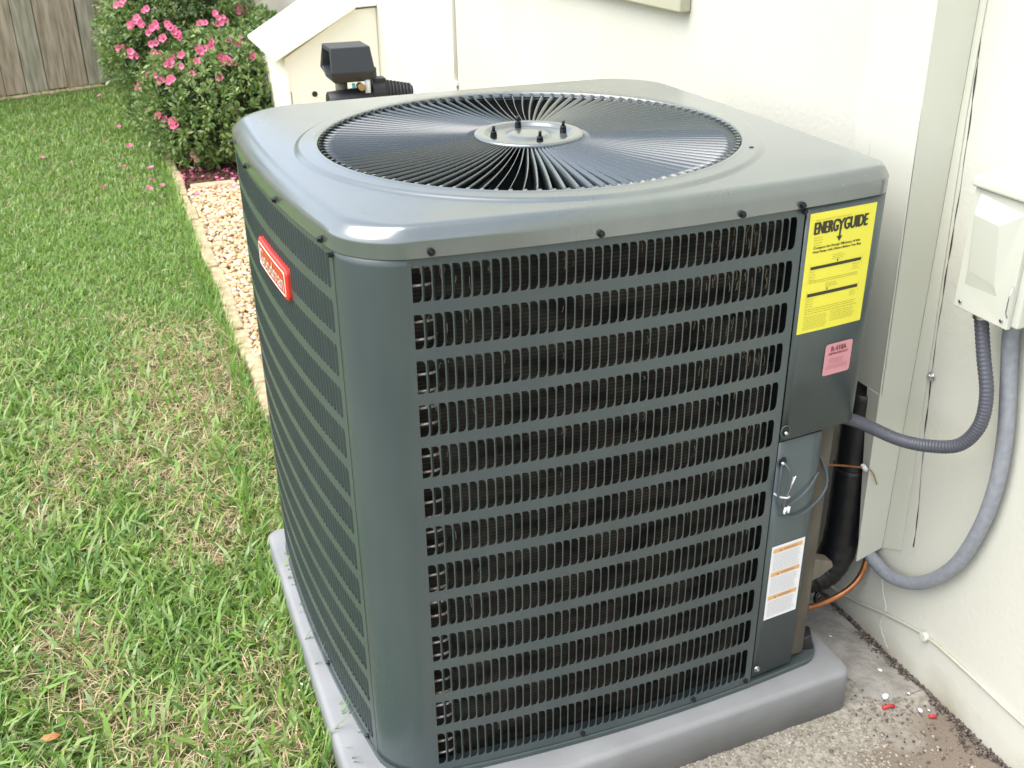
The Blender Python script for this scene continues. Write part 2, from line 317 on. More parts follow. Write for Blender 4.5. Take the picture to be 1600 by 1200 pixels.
l.new(rp.outputs[0], mixc.inputs['Factor']); l.new(old, mixc.inputs['A']); mixc.inputs['B'].default_value = (0.20, 0.165, 0.13, 1); l.new(mixc.outputs['Result'], b.inputs['Base Color'])

# exposed aggregate grains in the paving
N = 13000
px = rng.uniform(0.25, 0.93, N); py = rng.uniform(-0.55, 0.06, N)
keep = (vnoise(px, py, 1.2, 3) > -0.75) & ~((px > 0.80) & (py > -0.02)) & ~((px > 0.82+0.5*(py+0.14)) & (py < -0.10) & (rng.random(N) < 0.85))
px, py = px[keep], py[keep]
V, T = stones(np.stack([px, py, np.full(len(px), -0.9990)], -1), rng.uniform(0.0014, 0.0042, len(px)), flat=0.45)
tag(tri_mesh('aggregate', V, T, m_aggr, None, (0.6, -0.2, -1.0)), 'small pale stones set in the worn concrete paving', 'aggregate', kind='stuff')

# smooth mortar fillet between pad and wall
mb = MB(); ys = np.linspace(-0.06, 0.95, 44); vs = []
for j, y in enumerate(ys):
    wob = 0.012*math.sin(y*31)+0.008*math.sin(y*77+1)
    xa = 0.845+wob+0.05*max(0, (0.02-y)/0.08); xb = 0.968
    for i in range(9):
        t = i/8; x = xa+(xb-xa)*t
        h = 0.012*math.sin(math.pi*min(1, t*1.15))**0.6*min(1, (y+0.06)/0.06+0.05) if t < 0.87 else 0.002
        vs.append((x, y, -0.998+h+0.002*math.sin(y*60+i*2.1)))
fs = [(j*9+i, j*9+i+1, (j+1)*9+i+1, (j+1)*9+i) for j in range(len(ys)-1) for i in range(8)]
tag(mb.add(vs, fs, True).build('mortar_strip', m_mortar, None, (0.9, 0.4, -1.0)), kind='structure')

# dirt clods in the crack along the foot of the wall
N = 2600
py = rng.uniform(-0.75, 0.5, N); w = 0.014+0.009*np.sin(py*23)+0.007*np.sin(py*61+2); px = 0.978-np.abs(rng.normal(0, 1, N))*w*0.6
pz = -0.998+rng.uniform(0, 0.008, N)*np.exp(-(0.978-px)/0.03)
V, T = stones(np.stack([px, py, pz], -1), rng.uniform(0.0009, 0.0040, N), flat=0.7, jit=0.45)
tag(tri_mesh('dirt', V, T, m_clod, None, (0.96, -0.1, -1.0)), 'dark crumbling dirt along the foot of the cream wall', 'dirt', kind='stuff')
N = 220
px = rng.uniform(0.80, 0.95, N); py = rng.uniform(-0.28, 0.02, N)
V, T = stones(np.stack([px, py, np.full(N, -0.997)], -1), rng.uniform(0.0008, 0.0028, N), flat=0.7, jit=0.4)
tag(tri_mesh('rubble', V, T, m_clod, None, (0.9, -0.1, -1.0)), 'fine dark rubble scattered on the paving by the wall', 'rubble', kind='stuff')

# gravel bed
g = 0.0150; gx, gy = np.meshgrid(np.arange(-0.005, 0.50, g), np.arange(1.2, 4.21, g)); g2x, g2y = np.meshgrid(np.arange(0.5, 0.96, 0.020), np.arange(0.98, 4.21, 0.020))
gx = np.concatenate([gx.ravel(), g2x.ravel()]); gy = np.concatenate([gy.ravel(), g2y.ravel()]); gx = gx.ravel()+rng.uniform(-g/2, g/2, gx.size); gy = gy.ravel()+rng.uniform(-g/2, g/2, gy.size)
gz = -0.992+rng.uniform(0, 0.014, gx.size)
V, T = stones(np.stack([gx, gy, gz], -1), rng.uniform(0.006, 0.0145, gx.size)*np.where(gx > 0.5, 1.25, 1.0), flat=0.7, jit=0.28)
tag(tri_mesh('gravel', V, T, m_pebble, None, (0.45, 2.6, -1.0), smooth=True), 'tan pebble gravel between the edging bricks and the house wall', 'gravel', kind='stuff')

# ================================================================== LAWN
patches = [(-0.265,2.14,.17),(-0.24,1.80,.26),(-0.57,0.60,.10),(-0.27,0.98,.12),(-0.59,0.74,.09),(-0.17,0.27,.13),(-0.17,0.54,.10),(-0.50,1.60,.14),(-0.66,1.30,.12),(-0.30,1.38,.16),(-0.40,0.35,.10),(-0.65,0.15,.12)]
def dryness(x, y):
    d = 0.10 + 0.22*vnoise(x, y, 1.6, 11)
    for cx, cy, r in patches: d = d + 1.0*np.exp(-((x-cx)**2+((y-cy)*0.8)**2)/(r*r))
    return np.clip(d - 0.13*np.clip(y-2.2, 0, 3), 0, 0.95)
def lawn_mask(x, y):
    ok = np.ones(len(x), bool)
    ok &= ~((x > -0.150) & (y < 0.90))
    ok &= ~((x > -0.052+0.0) & (y >= 1.55))
    ok &= ~((x > 0.05) & (y >= 0.90))
    return ok
def blades(x, y, L, W, lean, m, name, label, origin, z0=-1.006, lift=0.0, az=None):
    n = len(x); a = rng.uniform(0, 6.28, n) if az is None else az; d = np.stack([np.cos(a), np.sin(a), 0*a], -1); s = np.stack([-np.sin(a), np.cos(a), 0*a], -1)
    tw = rng.uniform(-0.9, 0.9, n)[:, None]; s = s*np.cos(tw) + np.array([0, 0, 1])*np.sin(tw)*0.6
    b = np.stack([x, y, np.full(n, z0)+lift*rng.random(n)], -1)
    e1 = lean*rng.uniform(0.5, 1.2, n); e2 = np.minimum(e1*rng.uniform(1.0, 1.9, n)+0.15, 1.75)
    up = np.array([0, 0, 1.0])
    p1 = b + (d*np.sin(e1)[:, None]+up*np.cos(e1)[:, None])*(L*0.5)[:, None]
    p2 = p1 + (d*np.sin(e2)[:, None]+up*np.cos(e2)[:, None])*(L*0.5)[:, None]
    p2[:, 2] = np.maximum(p2[:, 2], z0+0.002)
    w = (W/2)[:, None]
    V = np.stack([b-s*w*0.8, b+s*w*0.8, p1-s*w, p1+s*w, p2], 1)
    T = np.array([(0,1,3),(0,3,2),(2,3,4)])[None] + (np.arange(n)*5)[:, None, None]
    return V, T
def scatter(n, x0, x1, y0, y1):
    x = rng.uniform(x0, x1, n); y = rng.uniform(y0, y1, n); k = lawn_mask(x, y); return x[k], y[k]
GV, GT, DV, DT = [], [], [], []; go = do = 0
for (n, x0, x1, y0, y1, l0, l1, w0, w1, ln) in (
    (52000, -1.15, -0.0, -0.35, 1.7, 0.020, 0.072, 0.0024, 0.0070, 0.78),
    (56000, -1.45, 0.05, 1.7, 4.0, 0.018, 0.056, 0.0028, 0.0066, 0.66),
    (48000, -1.9, 0.05, 4.0, 7.75, 0.020, 0.055, 0.0045, 0.0085, 0.6),
    (26000, -4.5, -1.15, -2.0, 7.4, 0.03, 0.07, 0.007, 0.012, 0.7)):
    x, y = scatter(n, x0, x1, y0, y1); dr = dryness(x, y); k = rng.random(len(x)) > dr*0.97
    x, y = x[k], y[k]; m_ = len(x)
    cl = np.clip(0.85+0.35*vnoise(x, y, 3.1, 5), 0.5, 1.3)
    V, T = blades(x, y, rng.uniform(l0, l1, m_)*cl, rng.uniform(w0, w1, m_), ln, m_grass, '', '', None)
    GV.append(V.reshape(-1, 3)); GT.append(T.reshape(-1, 3)+go); go += m_*5
for (n, x0, x1, y0, y1, pw) in ((56000, -1.15, -0.0, -0.35, 2.6, 1.0), (26000, -1.5, 0.05, 2.6, 7.7, 1.0)):
    x, y = scatter(n, x0, x1, y0, y1); dr = dryness(x, y); k = rng.random(len(x)) < dr*0.85+0.08
    x, y = x[k], y[k]; m_ = len(x)
    V, T = blades(x, y, rng.uniform(0.02, 0.055, m_), rng.uniform(0.0010, 0.0032, m_), 1.30, m_dry, '', '', None, z0=-1.002, lift=0.016)
    DV.append(V.reshape(-1, 3)); DT.append(T.reshape(-1, 3)+do); do += m_*5
# tall tufts along the edging and the pad, leaning over them
x = np.concatenate([rng.normal(-0.075, 0.018, 2600), rng.normal(-0.170, 0.018, 520)]); y = np.concatenate([rng.uniform(1.5, 7.3, 2600), rng.uniform(0.15, 1.4, 520)])
k = lawn_mask(x, y); x, y = x[k], y[k]
V, T = blades(x, y, rng.uniform(0.05, 0.085, len(x)), rng.uniform(0.004, 0.0075, len(x)), 0.45, m_grass, '', '', None)
GV.append(V.reshape(-1, 3)); GT.append(T.reshape(-1, 3)+go); go += len(x)*5
# blades falling over the edge of the pad
y = rng.uniform(0.12, 0.86, 110); x = -0.165+rng.normal(0, 0.008, 110)
V, T = blades(x, y, rng.uniform(0.11, 0.19, 110), rng.uniform(0.003, 0.0065, 110), 0.55, m_grass, '', '', None, az=rng.uniform(-0.9, 0.9, 110))
GV.append(V.reshape(-1, 3)); GT.append(T.reshape(-1, 3)+go); go += len(x)*5
# broad blades of coarse grass in the foreground
x, y = scatter(3600, -0.95, -0.15, 0.0, 2.3)
V, T = blades(x, y, rng.uniform(0.05, 0.10, len(x)), rng.uniform(0.0065, 0.0105, len(x)), 0.85, m_grass, '', '', None)
GV.append(V.reshape(-1, 3)); GT.append(T.reshape(-1, 3)+go)
tag(tri_mesh('grass', np.concatenate(GV), np.concatenate(GT), m_grass, None, (-1, 3, -1.0)), 'green coarse lawn grass with thin dry patches', 'grass', kind='stuff')
tag(tri_mesh('dry_grass', np.concatenate(DV), np.concatenate(DT), m_dry, None, (-1, 2, -1.0)), 'straw coloured dead grass lying between the green blades', 'dry grass', kind='stuff')

# dirt splashed on the lowest centimetres of the wall
nt = m_wall.node_tree; n = nt.nodes; l = nt.links
tc = n.new('ShaderNodeTexCoord'); sx = n.new('ShaderNodeSeparateXYZ'); l.new(tc.outputs['Object'], sx.inputs[0])
mr = n.new('ShaderNodeMapRange'); mr.inputs['From Min'].default_value = 0.16; mr.inputs['From Max'].default_value = 0.0; l.new(sx.outputs['Z'], mr.inputs['Value'])
ns = n.new('ShaderNodeTexNoise'); ns.inputs['Scale'].default_value = 6.0; ns.inputs['Detail'].default_value = 8; l.new(tc.outputs['Object'], ns.inputs['Vector'])
mu = n.new('ShaderNodeMath'); mu.operation = 'MULTIPLY'; l.new(mr.outputs[0], mu.inputs[0]); l.new(ns.outputs['Fac'], mu.inputs[1])
rp = n.new('ShaderNodeValToRGB'); rp.color_ramp.elements[0].position = 0.28; rp.color_ramp.elements[1].position = 0.62; rp.color_ramp.elements[0].color = (0,0,0,1); rp.color_ramp.elements[1].color = (0.8,0.8,0.8,1); l.new(mu.outputs[0], rp.inputs['Fac'])
mixc = n.new('ShaderNodeMix'); mixc.data_type = 'RGBA'; b = n['Principled BSDF']; old = b.inputs['Base Color'].links[0].from_socket
l.new(rp.outputs[0], mixc.inputs['Factor']); l.new(old, mixc.inputs['A']); mixc.inputs['B'].default_value = (0.33, 0.29, 0.20, 1); l.new(mixc.outputs['Result'], b.inputs['Base Color'])

# ================================================================== HOUSE WALL
house = thing('house', (0.978, 1.0, -1.0), 'cream stucco house wall rising behind the grey outdoor unit', 'house')
wall = MB().box(0.978, 1.28, -4.5, 12.0, -1.05, 1.75).build('wall', m_wall, house)
MB().box(0.9465, 0.9775, 1.0, 2.75, 0.158, 0.232).build('window_sill', m_sill, house, bevel=0.004)
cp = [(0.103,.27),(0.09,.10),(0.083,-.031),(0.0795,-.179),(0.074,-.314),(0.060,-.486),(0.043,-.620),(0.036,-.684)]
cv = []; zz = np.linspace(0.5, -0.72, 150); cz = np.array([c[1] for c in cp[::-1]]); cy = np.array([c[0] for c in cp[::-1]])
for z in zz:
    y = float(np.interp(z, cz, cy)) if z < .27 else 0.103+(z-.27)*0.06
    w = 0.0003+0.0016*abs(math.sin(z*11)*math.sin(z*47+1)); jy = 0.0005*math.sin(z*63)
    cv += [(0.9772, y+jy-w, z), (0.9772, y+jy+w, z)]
MB().add(cv, [(2*i, 2*i+1, 2*i+3, 2*i+2) for i in range(len(zz)-1)]).build('gap_shadow', m_gap, house)  # dark strip painted as the shadow in the gap beside the cover flange
# low painted crack and peeling edge under the conduit
pk = bez([(0.9772, 0.105, -0.80), (0.9772, 0.095, -0.86), (0.9772, 0.075, -0.90), (0.9772, 0.083, -0.945), (0.9772, 0.05, -0.985)], 10)
MB().tube([(p.x, p.y+0.0015*math.sin(i*1.9), p.z) for i, p in enumerate(pk)], 0.0013, 6).build('paint_ridge', m_wall, house)

# painted-over cable with a clip, running low along the wall
t = thing('wall_cable', (0.975, 0.0, -0.9), 'thin painted-over cable stapled low along the cream wall', 'cable')
cab = bez([(0.9755, 0.40, -0.985), (0.9755, 0.20, -0.951), (0.9755, 0.06, -0.905), (0.9755, -0.038, -0.880), (0.9755, -0.15, -0.878), (0.9755, -0.284, -0.883), (0.9755, -0.6, -0.89)], 8)
MB().tube(cab, 0.0036, 8).build('cable', m_wall, t)
mb = MB().cyl((0.9775, -0.040, -0.879), (0.966, -0.040, -0.879), 0.0095, 14); mb.build('clip', m_trim, t, bevel=0.002)
MB().cyl((0.969, -0.043, -0.877), (0.9675, -0.043, -0.877), 0.0022, 8).build('nail_head', m_screw, t)

# thin white conduit further along the wall
t = thing('thin_conduit', (0.97, 2.77, 0.0), 'thin white vertical cable conduit on the wall behind the unit', 'conduit')
MB().cyl((0.970, 2.79, 0.9), (0.970, 2.757, -0.285), 0.0055, 10).build('pipe', m_roofw, t)
MB().box(0.963, 0.9775, 2.742, 2.772, -0.300, -0.282).build('clip', m_roofw, t, bevel=0.003)
MB().cyl((0.974, 2.757, -0.30), (0.974, 2.75, -0.95), 0.0035, 8).build('cable', m_wall, t)

# ------------------------------------------------------------------ line set cover
t = thing('line_set_cover', (0.95, 0.12, -0.79), 'tall cream sheet metal cover boxing in the pipes on the wall', 'pipe cover')
mb = MB()
mb.prism([(0.915, -0.79), (0.9755, -0.772), (0.9755, 1.6), (0.870, 1.6), (0.897, -0.10)], lambda a, b_, d: (a, d, b_), 0.112, 0.1145)   # face towards the camera
o = fix_normals(mb.build('side_panel', m_trim, t, bevel=0.001, seg=1))
mb = MB()   # face away from the wall; its lower part is cut back to a tongue
poly = [(0.1148, 1.6), (0.262, 1.6), (0.262, 0.10), (0.1148, 0.10)]
mb.add([(0.870,0.1148,1.6),(0.870,0.262,1.6),(0.8955,0.262,0.095),(0.8955,0.1148,0.095)], [(0,1,2,3)])
fix_normals(mb.build('front_panel', m_trim, t))
mb = MB().add([(0.8935,0.1120,0.11),(0.8935,0.275,0.11),(0.9085,0.215,-0.415),(0.9085,0.1120,-0.415)], [(0,1,2,3)])
mb.add([(0.9085,0.1120,-0.415),(0.9085,0.150,-0.415),(0.9165,0.1135,-0.760),(0.9165,0.1120,-0.785)], [(0,1,2,3)])
o = fix_normals(mb.build('lower_front_panel', m_trim, t)); sm = o.modifiers.new('thick', 'SOLIDIFY'); sm.thickness = 0.0012
mb = MB().box(0.8955, 0.9755, 0.2235, 0.2250, -0.40, 1.6); mb.build('far_side_panel', m_trim, t)
fl = MB()
fl.add([(0.9762,0.112,-0.772),(0.9762,0.062,-0.745),(0.9762,0.098,0.10),(0.9762,0.112,0.10)], [(0,1,2,3)])
fl.add([(0.9762,0.112,0.10),(0.9762,0.098,0.10),(0.9762,0.118-0.02,1.6),(0.9762,0.112,1.6)], [(0,1,2,3)])
o = fix_normals(fl.build('flange', m_trim, t)); sm = o.modifiers.new('thick', 'SOLIDIFY'); sm.thickness = 0.0016; sm.offset = 0
t2 = t
mb = MB().cyl((0.9762, 0.068, -0.368), (0.9680, 0.068, -0.368), 0.0058, 6, smooth=False); mb.build('hex_screw', m_zinc, t2, bevel=0.001)
MB().cyl((0.9762, 0.068, -0.368), (0.9745, 0.068, -0.368), 0.0085, 14).build('washer', m_zinc, t2)

# black insulated line set inside the cover, elbow into the unit
t = thing('insulated_pipe', (0.92, 0.17, -0.86), 'black taped insulated pipe bending from the cover into the unit', 'insulated pipe')
path = bez([(0.920, 0.176, -0.432), (0.921, 0.175, -0.56), (0.922, 0.172, -0.70), (0.918, 0.172, -0.79), (0.900, 0.178, -0.845), (0.862, 0.185, -0.862), (0.80, 0.19, -0.855), (0.70, 0.20, -0.84)], 8)
rs = [0.034+0.0004*math.sin(i*1.3)+0.0003*math.sin(i*2.9) for i in range(len(path))]
MB().tube(path, 0.03, 16, True, True, rs=rs).build('insulation', m_tape, t)
tp = bez([(0.921, 0.175, -0.60), (0.922, 0.172, -0.70), (0.918, 0.172, -0.79), (0.900, 0.178, -0.845), (0.868, 0.184, -0.861)], 10)
MB().tube(tp, 0.035, 14, True, True, rs=[0.0360+0.0012*math.sin(i*0.9)*math.sin(i*2.3+1) for i in range(len(tp))]).build('tape_wrap', m_tape, t)
mb = MB()
for k, (a, r) in enumerate(((0.83, 0.036), (0.855, 0.0345), (0.80, 0.034))):
    ring = [(a+0.004*math.sin(q), 0.187+r*math.cos(q), -0.858+r*math.sin(q)) for q in np.linspace(0, 6.283, 25)]
    mb.tube(ring, 0.0014, 6, False)
mb.build('cable_tie', m_black, t)
mb = MB().tube(bez([(0.880, 0.165, -0.885), (0.868, 0.160, -0.90), (0.872, 0.158, -0.912), (0.885, 0.16, -0.905)], 6), 0.005, 8); mb.build('tape_end', m_tape, t)

t = thing('copper_pipe', (0.85, 0.13, -0.88), 'bare copper pipe curving from under the cover into the unit', 'pipe')
MB().tube(bez([(0.962, 0.135, -0.76), (0.957, 0.13, -0.805), (0.945, 0.128, -0.845), (0.918, 0.128, -0.872), (0.878, 0.13, -0.888), (0.828, 0.132, -0.893), (0.775, 0.135, -0.888), (0.70, 0.14, -0.88)], 10), 0.0062, 12).build('tube', m_copper, t)
MB().cyl((0.826, 0.132, -0.8935), (0.806, 0.1335, -0.892), 0.0078, 12).build('coupling', m_copper, t)

# ------------------------------------------------------------------ conduits and the disconnect box
t = thing('disconnect_box', (0.93, -0.11, -0.17), 'pale enamel electrical disconnect box with embossed flap on the wall', 'electrical box')
def DB(y, z, x): return (x, y, z)
bx = MB().add([(0.886,-0.052,-0.168),(0.886,-0.170,-0.168),(0.886,-0.170,0.030),(0.886,-0.052,0.030),
               (0.9775,-0.052,-0.160),(0.9775,-0.170,-0.160),(0.9775,-0.170,0.040),(0.9775,-0.052,0.040)], [(0,1,2,3),(7,6,5,4),(0,3,7,4),(1,5,6,2),(3,2,6,7),(0,4,5,1)])
fix_normals(bx.build('box', m_disc, t, bevel=0.003))
# front flap, with the raised pyramid-like emboss
yl, yr, zt_, zb_ = -0.0475, -0.158, 0.022, -0.172
fv = [(0.878, yl, zt_), (0.878, yr, zt_), (0.878, yr, zb_), (0.878, yl, zb_)]
el = [(0.878, -0.060, 0.012), (0.878, -0.146, 0.006), (0.878, -0.128, -0.128), (0.878, -0.062, -0.118)]
ei = [(0.8645, -0.066, -0.012), (0.8645, -0.118, -0.016), (0.875, -0.122, -0.112), (0.875, -0.066, -0.104)]
bk = [(0.8855, yl, zt_), (0.8855, yr, zt_), (0.8855, yr, zb_), (0.8855, yl, zb_)]
vs = fv+el+ei+bk; fs = [(i, (i+1)%4, 4+(i+1)%4, 4+i) for i in range(4)] + [(4+i, 4+(i+1)%4, 8+(i+1)%4, 8+i) for i in range(4)] + [(8,9,10,11)] + [(i, 12+i, 12+(i+1)%4, (i+1)%4) for i in range(4)]
fix_normals(MB().add(vs, fs, False).build('flap', m_disc, t, bevel=0.003, seg=3))
mb = MB().add([(0.870,-0.045,0.024),(0.870,-0.178,0.024),(0.870,-0.178,0.040),(0.870,-0.045,0.040),(0.9775,-0.045,0.024),(0.9775,-0.178,0.024),(0.9775,-0.178,0.052),(0.9775,-0.045,0.052)],
              [(0,1,2,3),(7,6,5,4),(0,3,7,4),(1,5,6,2),(3,2,6,7),(0,4,5,1)])
fix_normals(mb.build('hood', m_disc, t, bevel=0.004, seg=3))
for y_, z_ in ((-0.060, -0.160), (-0.146, -0.160)): MB().cyl((0.8775, y_, z_), (0.8755, y_, z_), 0.0028, 10).build('box_screw', m_zinc, t)
MB().tube([(0.8735, -0.1585, -0.10), (0.868, -0.160, -0.115), (0.868, -0.160, -0.14), (0.8735, -0.1585, -0.15)], 0.0012, 6).build('latch_wire', m_zinc, t)
t = thing('flexible_conduit', (0.9, -0.05, -0.4), 'charcoal ribbed flexible conduit looping from the wall box to the unit', 'conduit')
mb = MB().cyl((0.918, -0.067, -0.166), (0.918, -0.068, -0.180), 0.0155, 8, smooth=False); mb.cyl((0.918, -0.068, -0.180), (0.918, -0.069, -0.192), 0.0135, 14)
mb.build('fitting', m_zinc, t, bevel=0.001)
pth = bez([(0.918, -0.068, -0.186), (0.913, -0.094, -0.245), (0.909, -0.120, -0.305), (0.902, -0.125, -0.358), (0.890, -0.103, -0.402), (0.870, -0.058, -0.423), (0.845, -0.018, -0.427), (0.815, 0.010, -0.415), (0.785, 0.024, -0.400), (0.752, 0.034, -0.388), (0.72, 0.04, -0.384)], 28)
MB().tube(pth, 0.011, 14, True, True, rs=[0.0108 + (0.0007 if i % 3 else -0.0005) for i in range(len(pth))]).build('ribbed_sleeve', m_flex, t)
t = thing('pvc_conduit', (0.955, 0.0, -0.7), 'light grey pvc conduit sweeping down the wall into the cover', 'conduit')
pv = bez([(0.955, -0.098, -0.17), (0.957, -0.100, -0.223), (0.958, -0.114, -0.296), (0.958, -0.130, -0.382), (0.958, -0.135, -0.479), (0.958, -0.121, -0.579), (0.957, -0.086, -0.679), (0.956, -0.022, -0.759), (0.955, 0.050, -0.797), (0.954, 0.108, -0.792), (0.95, 0.165, -0.765), (0.95, 0.185, -0.73)], 10)
MB().tube(pv, 0.0132, 16).build('pipe', m_pvc, t)
MB().cyl((0.955, -0.098, -0.160), (0.957, -0.100, -0.200), 0.0175, 16).build('coupling', m_pvc, t, bevel=0.001)

# ================================================================== PAD
def rrect(x0, x1, y0, y1, r, n=6):
    out = []
    for cx, cy, a0 in ((x1-r, y1-r, 0), (x0+r, y1-r, 90), (x0+r, y0+r, 180), (x1-r, y0+r, 270)):
        for k in range(n+1): a = math.radians(a0+90*k/n); out.append((cx+r*math.cos(a), cy+r*math.sin(a)))
    return out
pr = [(p[0]-(0.012*(0.845-p[1])/0.9 if p[0] > 0.4 else -0.006*(0.845-p[1])/0.9), p[1]-(0.030*(0.8-p[0])/0.9 if p[1] < 0.4 else 0)) for p in rrect(-0.152, 0.822, -0.044, 0.850, 0.024)]
def pad_ring(d, z): 
    cx, cy = 0.335, 0.405; return [(cx+(p[0]-cx)*(1-d/0.49), cy+(p[1]-cy)*(1-d/0.46), z) for p in pr]
pad_rings = [pad_ring(0, -1.0), pad_ring(0.0005, -0.9185), pad_ring(0.0015, -0.9135), pad_ring(0.005, -0.9085), pad_ring(0.011, -0.9062), pad_ring(0.05, -0.9052)]
n = len(pr); vs = [p for r_ in pad_rings for p in r_]
fs = [(i*n+k, i*n+(k+1)%n, (i+1)*n+(k+1)%n, (i+1)*n+k) for i in range(5) for k in range(n)] + [tuple(5*n+k for k in range(n)), tuple(range(n))[::-1]]
pad = MB().add(vs, fs, True).build('equipment_pad', m_pad, None, (0.341, 0.42, -1.0))
tag(pad, 'light grey plastic equipment pad under the outdoor unit', 'equipment pad')

# ================================================================== THE UNIT
unit = thing('air_conditioner', (0.34, 0.42, -0.905), 'large grey-green outdoor air conditioner with round fan grille on top', 'air conditioner')
WS = 0.5874; NS = 44; PX = WS/NS; HB = 0.0008; PZ = 0.0676; HR = 0.0502; HR13 = 0.0665
ZT, ZB = 0.013, -0.893
rows = [(-k*PZ, -k*PZ-(HR13 if k == 12 else HR)) for k in range(13)]
def louvre_sheet(name, fn, cols_a, slots, cols_b, parent):
    """stamped sheet: fn(s, z) -> point; solid columns, slots [(s0, s1)], solid columns"""
    mb = MB(); zs = [ZT]
    for a, b_ in rows: zs += [a, b_]
    zs.append(ZB)
    def solid(ss, z0, z1):
        for i in range(len(ss)-1): mb.add([fn(ss[i], z1), fn(ss[i+1], z1), fn(ss[i+1], z0), fn(ss[i], z0)], [(0,1,2,3)], ss[i] < -1.5 and ss[i+1] < -0.5)
    allz = [(zs[i], zs[i+1]) for i in range(len(zs)-1)]
    scol = [slots[0][0]]
    for i, (a, b_) in enumerate(slots): scol += [b_] + ([slots[i+1][0]] if i+1 < len(slots) else [])
    for i, (z0, z1) in enumerate(allz):
        solid(cols_a, z0, z1); solid(cols_b, z0, z1)
        if i % 2 == 0: solid(scol, z0, z1)
        else:
            for (a, b_) in slots:
                for (side, rx, rz) in ((b_, 0.0052, 0.0105), (a, 0.0010, 0.0012)):
                    sg = -1 if side == b_ else 1
                    for (zc, sz) in ((z0, -1), (z1, 1)):
                        pts = [(side, zc)]
                        for k in range(4):
                            an = math.pi/2*k/3; pts.append((side + sg*rx*(1-math.sin(an)), zc + sz*rz*(1-math.cos(an))))
                        mb.add([fn(*p) for p in pts], [tuple(range(5))], False)
    return fix_normals(weld(mb.build(name, m_paint, parent)))
# front sheet wraps the near left corner: s <= 0 runs round the corner, s > 0 is x on the front
def corner_path():
    pts = []
    r = 0.068; ox, oy = -0.07+r, 0.01+r
    for k in range(13):
        a = math.pi + 0.5*math.pi*k/12; pts.append(bow(ox+r*math.cos(a), oy+r*math.sin(a)))
    return pts
CP = corner_path()
def fn_front(s, z):
    if s < -0.5:  # index into the corner
        i = int(round((s+2.0)*100)); return (CP[i][0], CP[i][1], z)
    return (s, yf(s), z)
slots_f = [(i*PX+HB, (i+1)*PX-HB) for i in range(NS)]; slots_f[0] = (0.0, PX-HB); slots_f[-1] = ((NS-1)*PX+HB, WS)
front = louvre_sheet('louvered_panel', fn_front, [-2.0+0.01*i for i in range(13)] + [0.0], slots_f, [WS, 0.594, 0.600], unit)
front['label'] = 'wide front louvered panel wrapping round the near corner'
sm = front.modifiers.new('thick', 'SOLIDIFY'); sm.thickness = 0.0009; sm.offset = -1
NL = 49; Y0L = 0.094
slots_l = [(Y0L+i*PX+HB, Y0L+(i+1)*PX-HB) for i in range(NL)]
# on the left face the far edge of each slot is the stamped one: run s from far to near
fl_ = lambda s, z: (xl(-s), -s, z)
sl = [(-b_, -a) for a, b_ in slots_l][::-1]
left = louvre_sheet('louvered_panel', fl_, [-0.778, -0.76, sl[0][0]], sl, [sl[-1][1], -0.086, -0.0800], unit)
left['label'] = 'side louvered panel with the red badge'
sm = left.modifiers.new('thick', 'SOLIDIFY'); sm.thickness = 0.0009; sm.offset = -1

def bar_mb(h, w=2*HB, dx=0.0046, dy=0.0095):
    mb = MB(); mb.box(-w/2, w/2, 0, 0.0008, -h, 0)
    x0 = w/2-0.0008
    mb.add([(x0,0.0008,0),(x0+dx,dy,-0.001),(x0+dx,dy,-h+0.001),(x0,0.0008,-h),(x0+0.0008,0.0004,0),(x0+dx+0.0007,dy-0.0004,-0.001),(x0+dx+0.0007,dy-0.0004,-h+0.001),(x0+0.0008,0.0004,-h)],
           [(0,1,2,3),(7,6,5,4),(0,4,5,1),(1,5,6,2),(2,6,7,3),(3,7,4,0)])
    return mb
def mesh_of(mb, name, m):
    me = bpy.data.meshes.new(name); me.from_pydata(mb.v, [], mb.f); me.materials.append(m); me.update(); return me
bar_s = mesh_of(bar_mb(HR), 'louver_bar', m_paint); bar_t = mesh_of(bar_mb(HR13), 'louver_bar', m_paint)
uo = ORG[unit.name]; rest = MB(); cnt = 0
for k in list(range(6)) + [12] + list(range(6, 12)):
    for i in range(1, NS):
        x = i*PX; a = math.atan2(yf(x+0.005)-yf(x-0.005), 0.01); z = rows[k][0]
        if cnt < 300:
            o = bpy.data.objects.new('louver_bar', bar_t if k == 12 else bar_s); C.objects.link(o); o.parent = front
            o.location = (x-uo.x, yf(x)-uo.y, z-uo.z); o.rotation_euler = (0, 0, a); cnt += 1
        else:
            b = bar_mb(HR13 if k == 12 else HR); ca, sa = math.cos(a), math.sin(a)
            rest.add([(x+v[0]*ca-v[1]*sa, yf(x)+v[0]*sa+v[1]*ca, z+v[2]) for v in b.v], b.f)
tag(rest.build('louver_bars', m_paint, front), kind='stuff')
lint = MB(); rl = random.Random(4)
for _ in range(150):
    i = rl.choice([1,2,3,4,5,6,8,9,16,17,25,26,32,33,34,36,37,38,39,40,41,42]); k = min(12, int(rl.expovariate(0.35))); x = i*PX+rl.uniform(0.002, 0.010); z1 = rows[k][0]-rl.uniform(0.002, 0.030); ln_ = rl.uniform(0.004, 0.020)
    p = [(x+rl.uniform(-.001,.001), yf(x)+0.016+rl.uniform(-.003,.006), z1), (x+rl.uniform(-.002,.002), yf(x)+0.016, z1-ln_*0.5), (x+rl.uniform(-.001,.001), yf(x)+0.018, z1-ln_)]
    lint.tube(p, 0.00045, 4, False)
tag(lint.build('lint', m_dry, front), kind='stuff')
rest = MB()
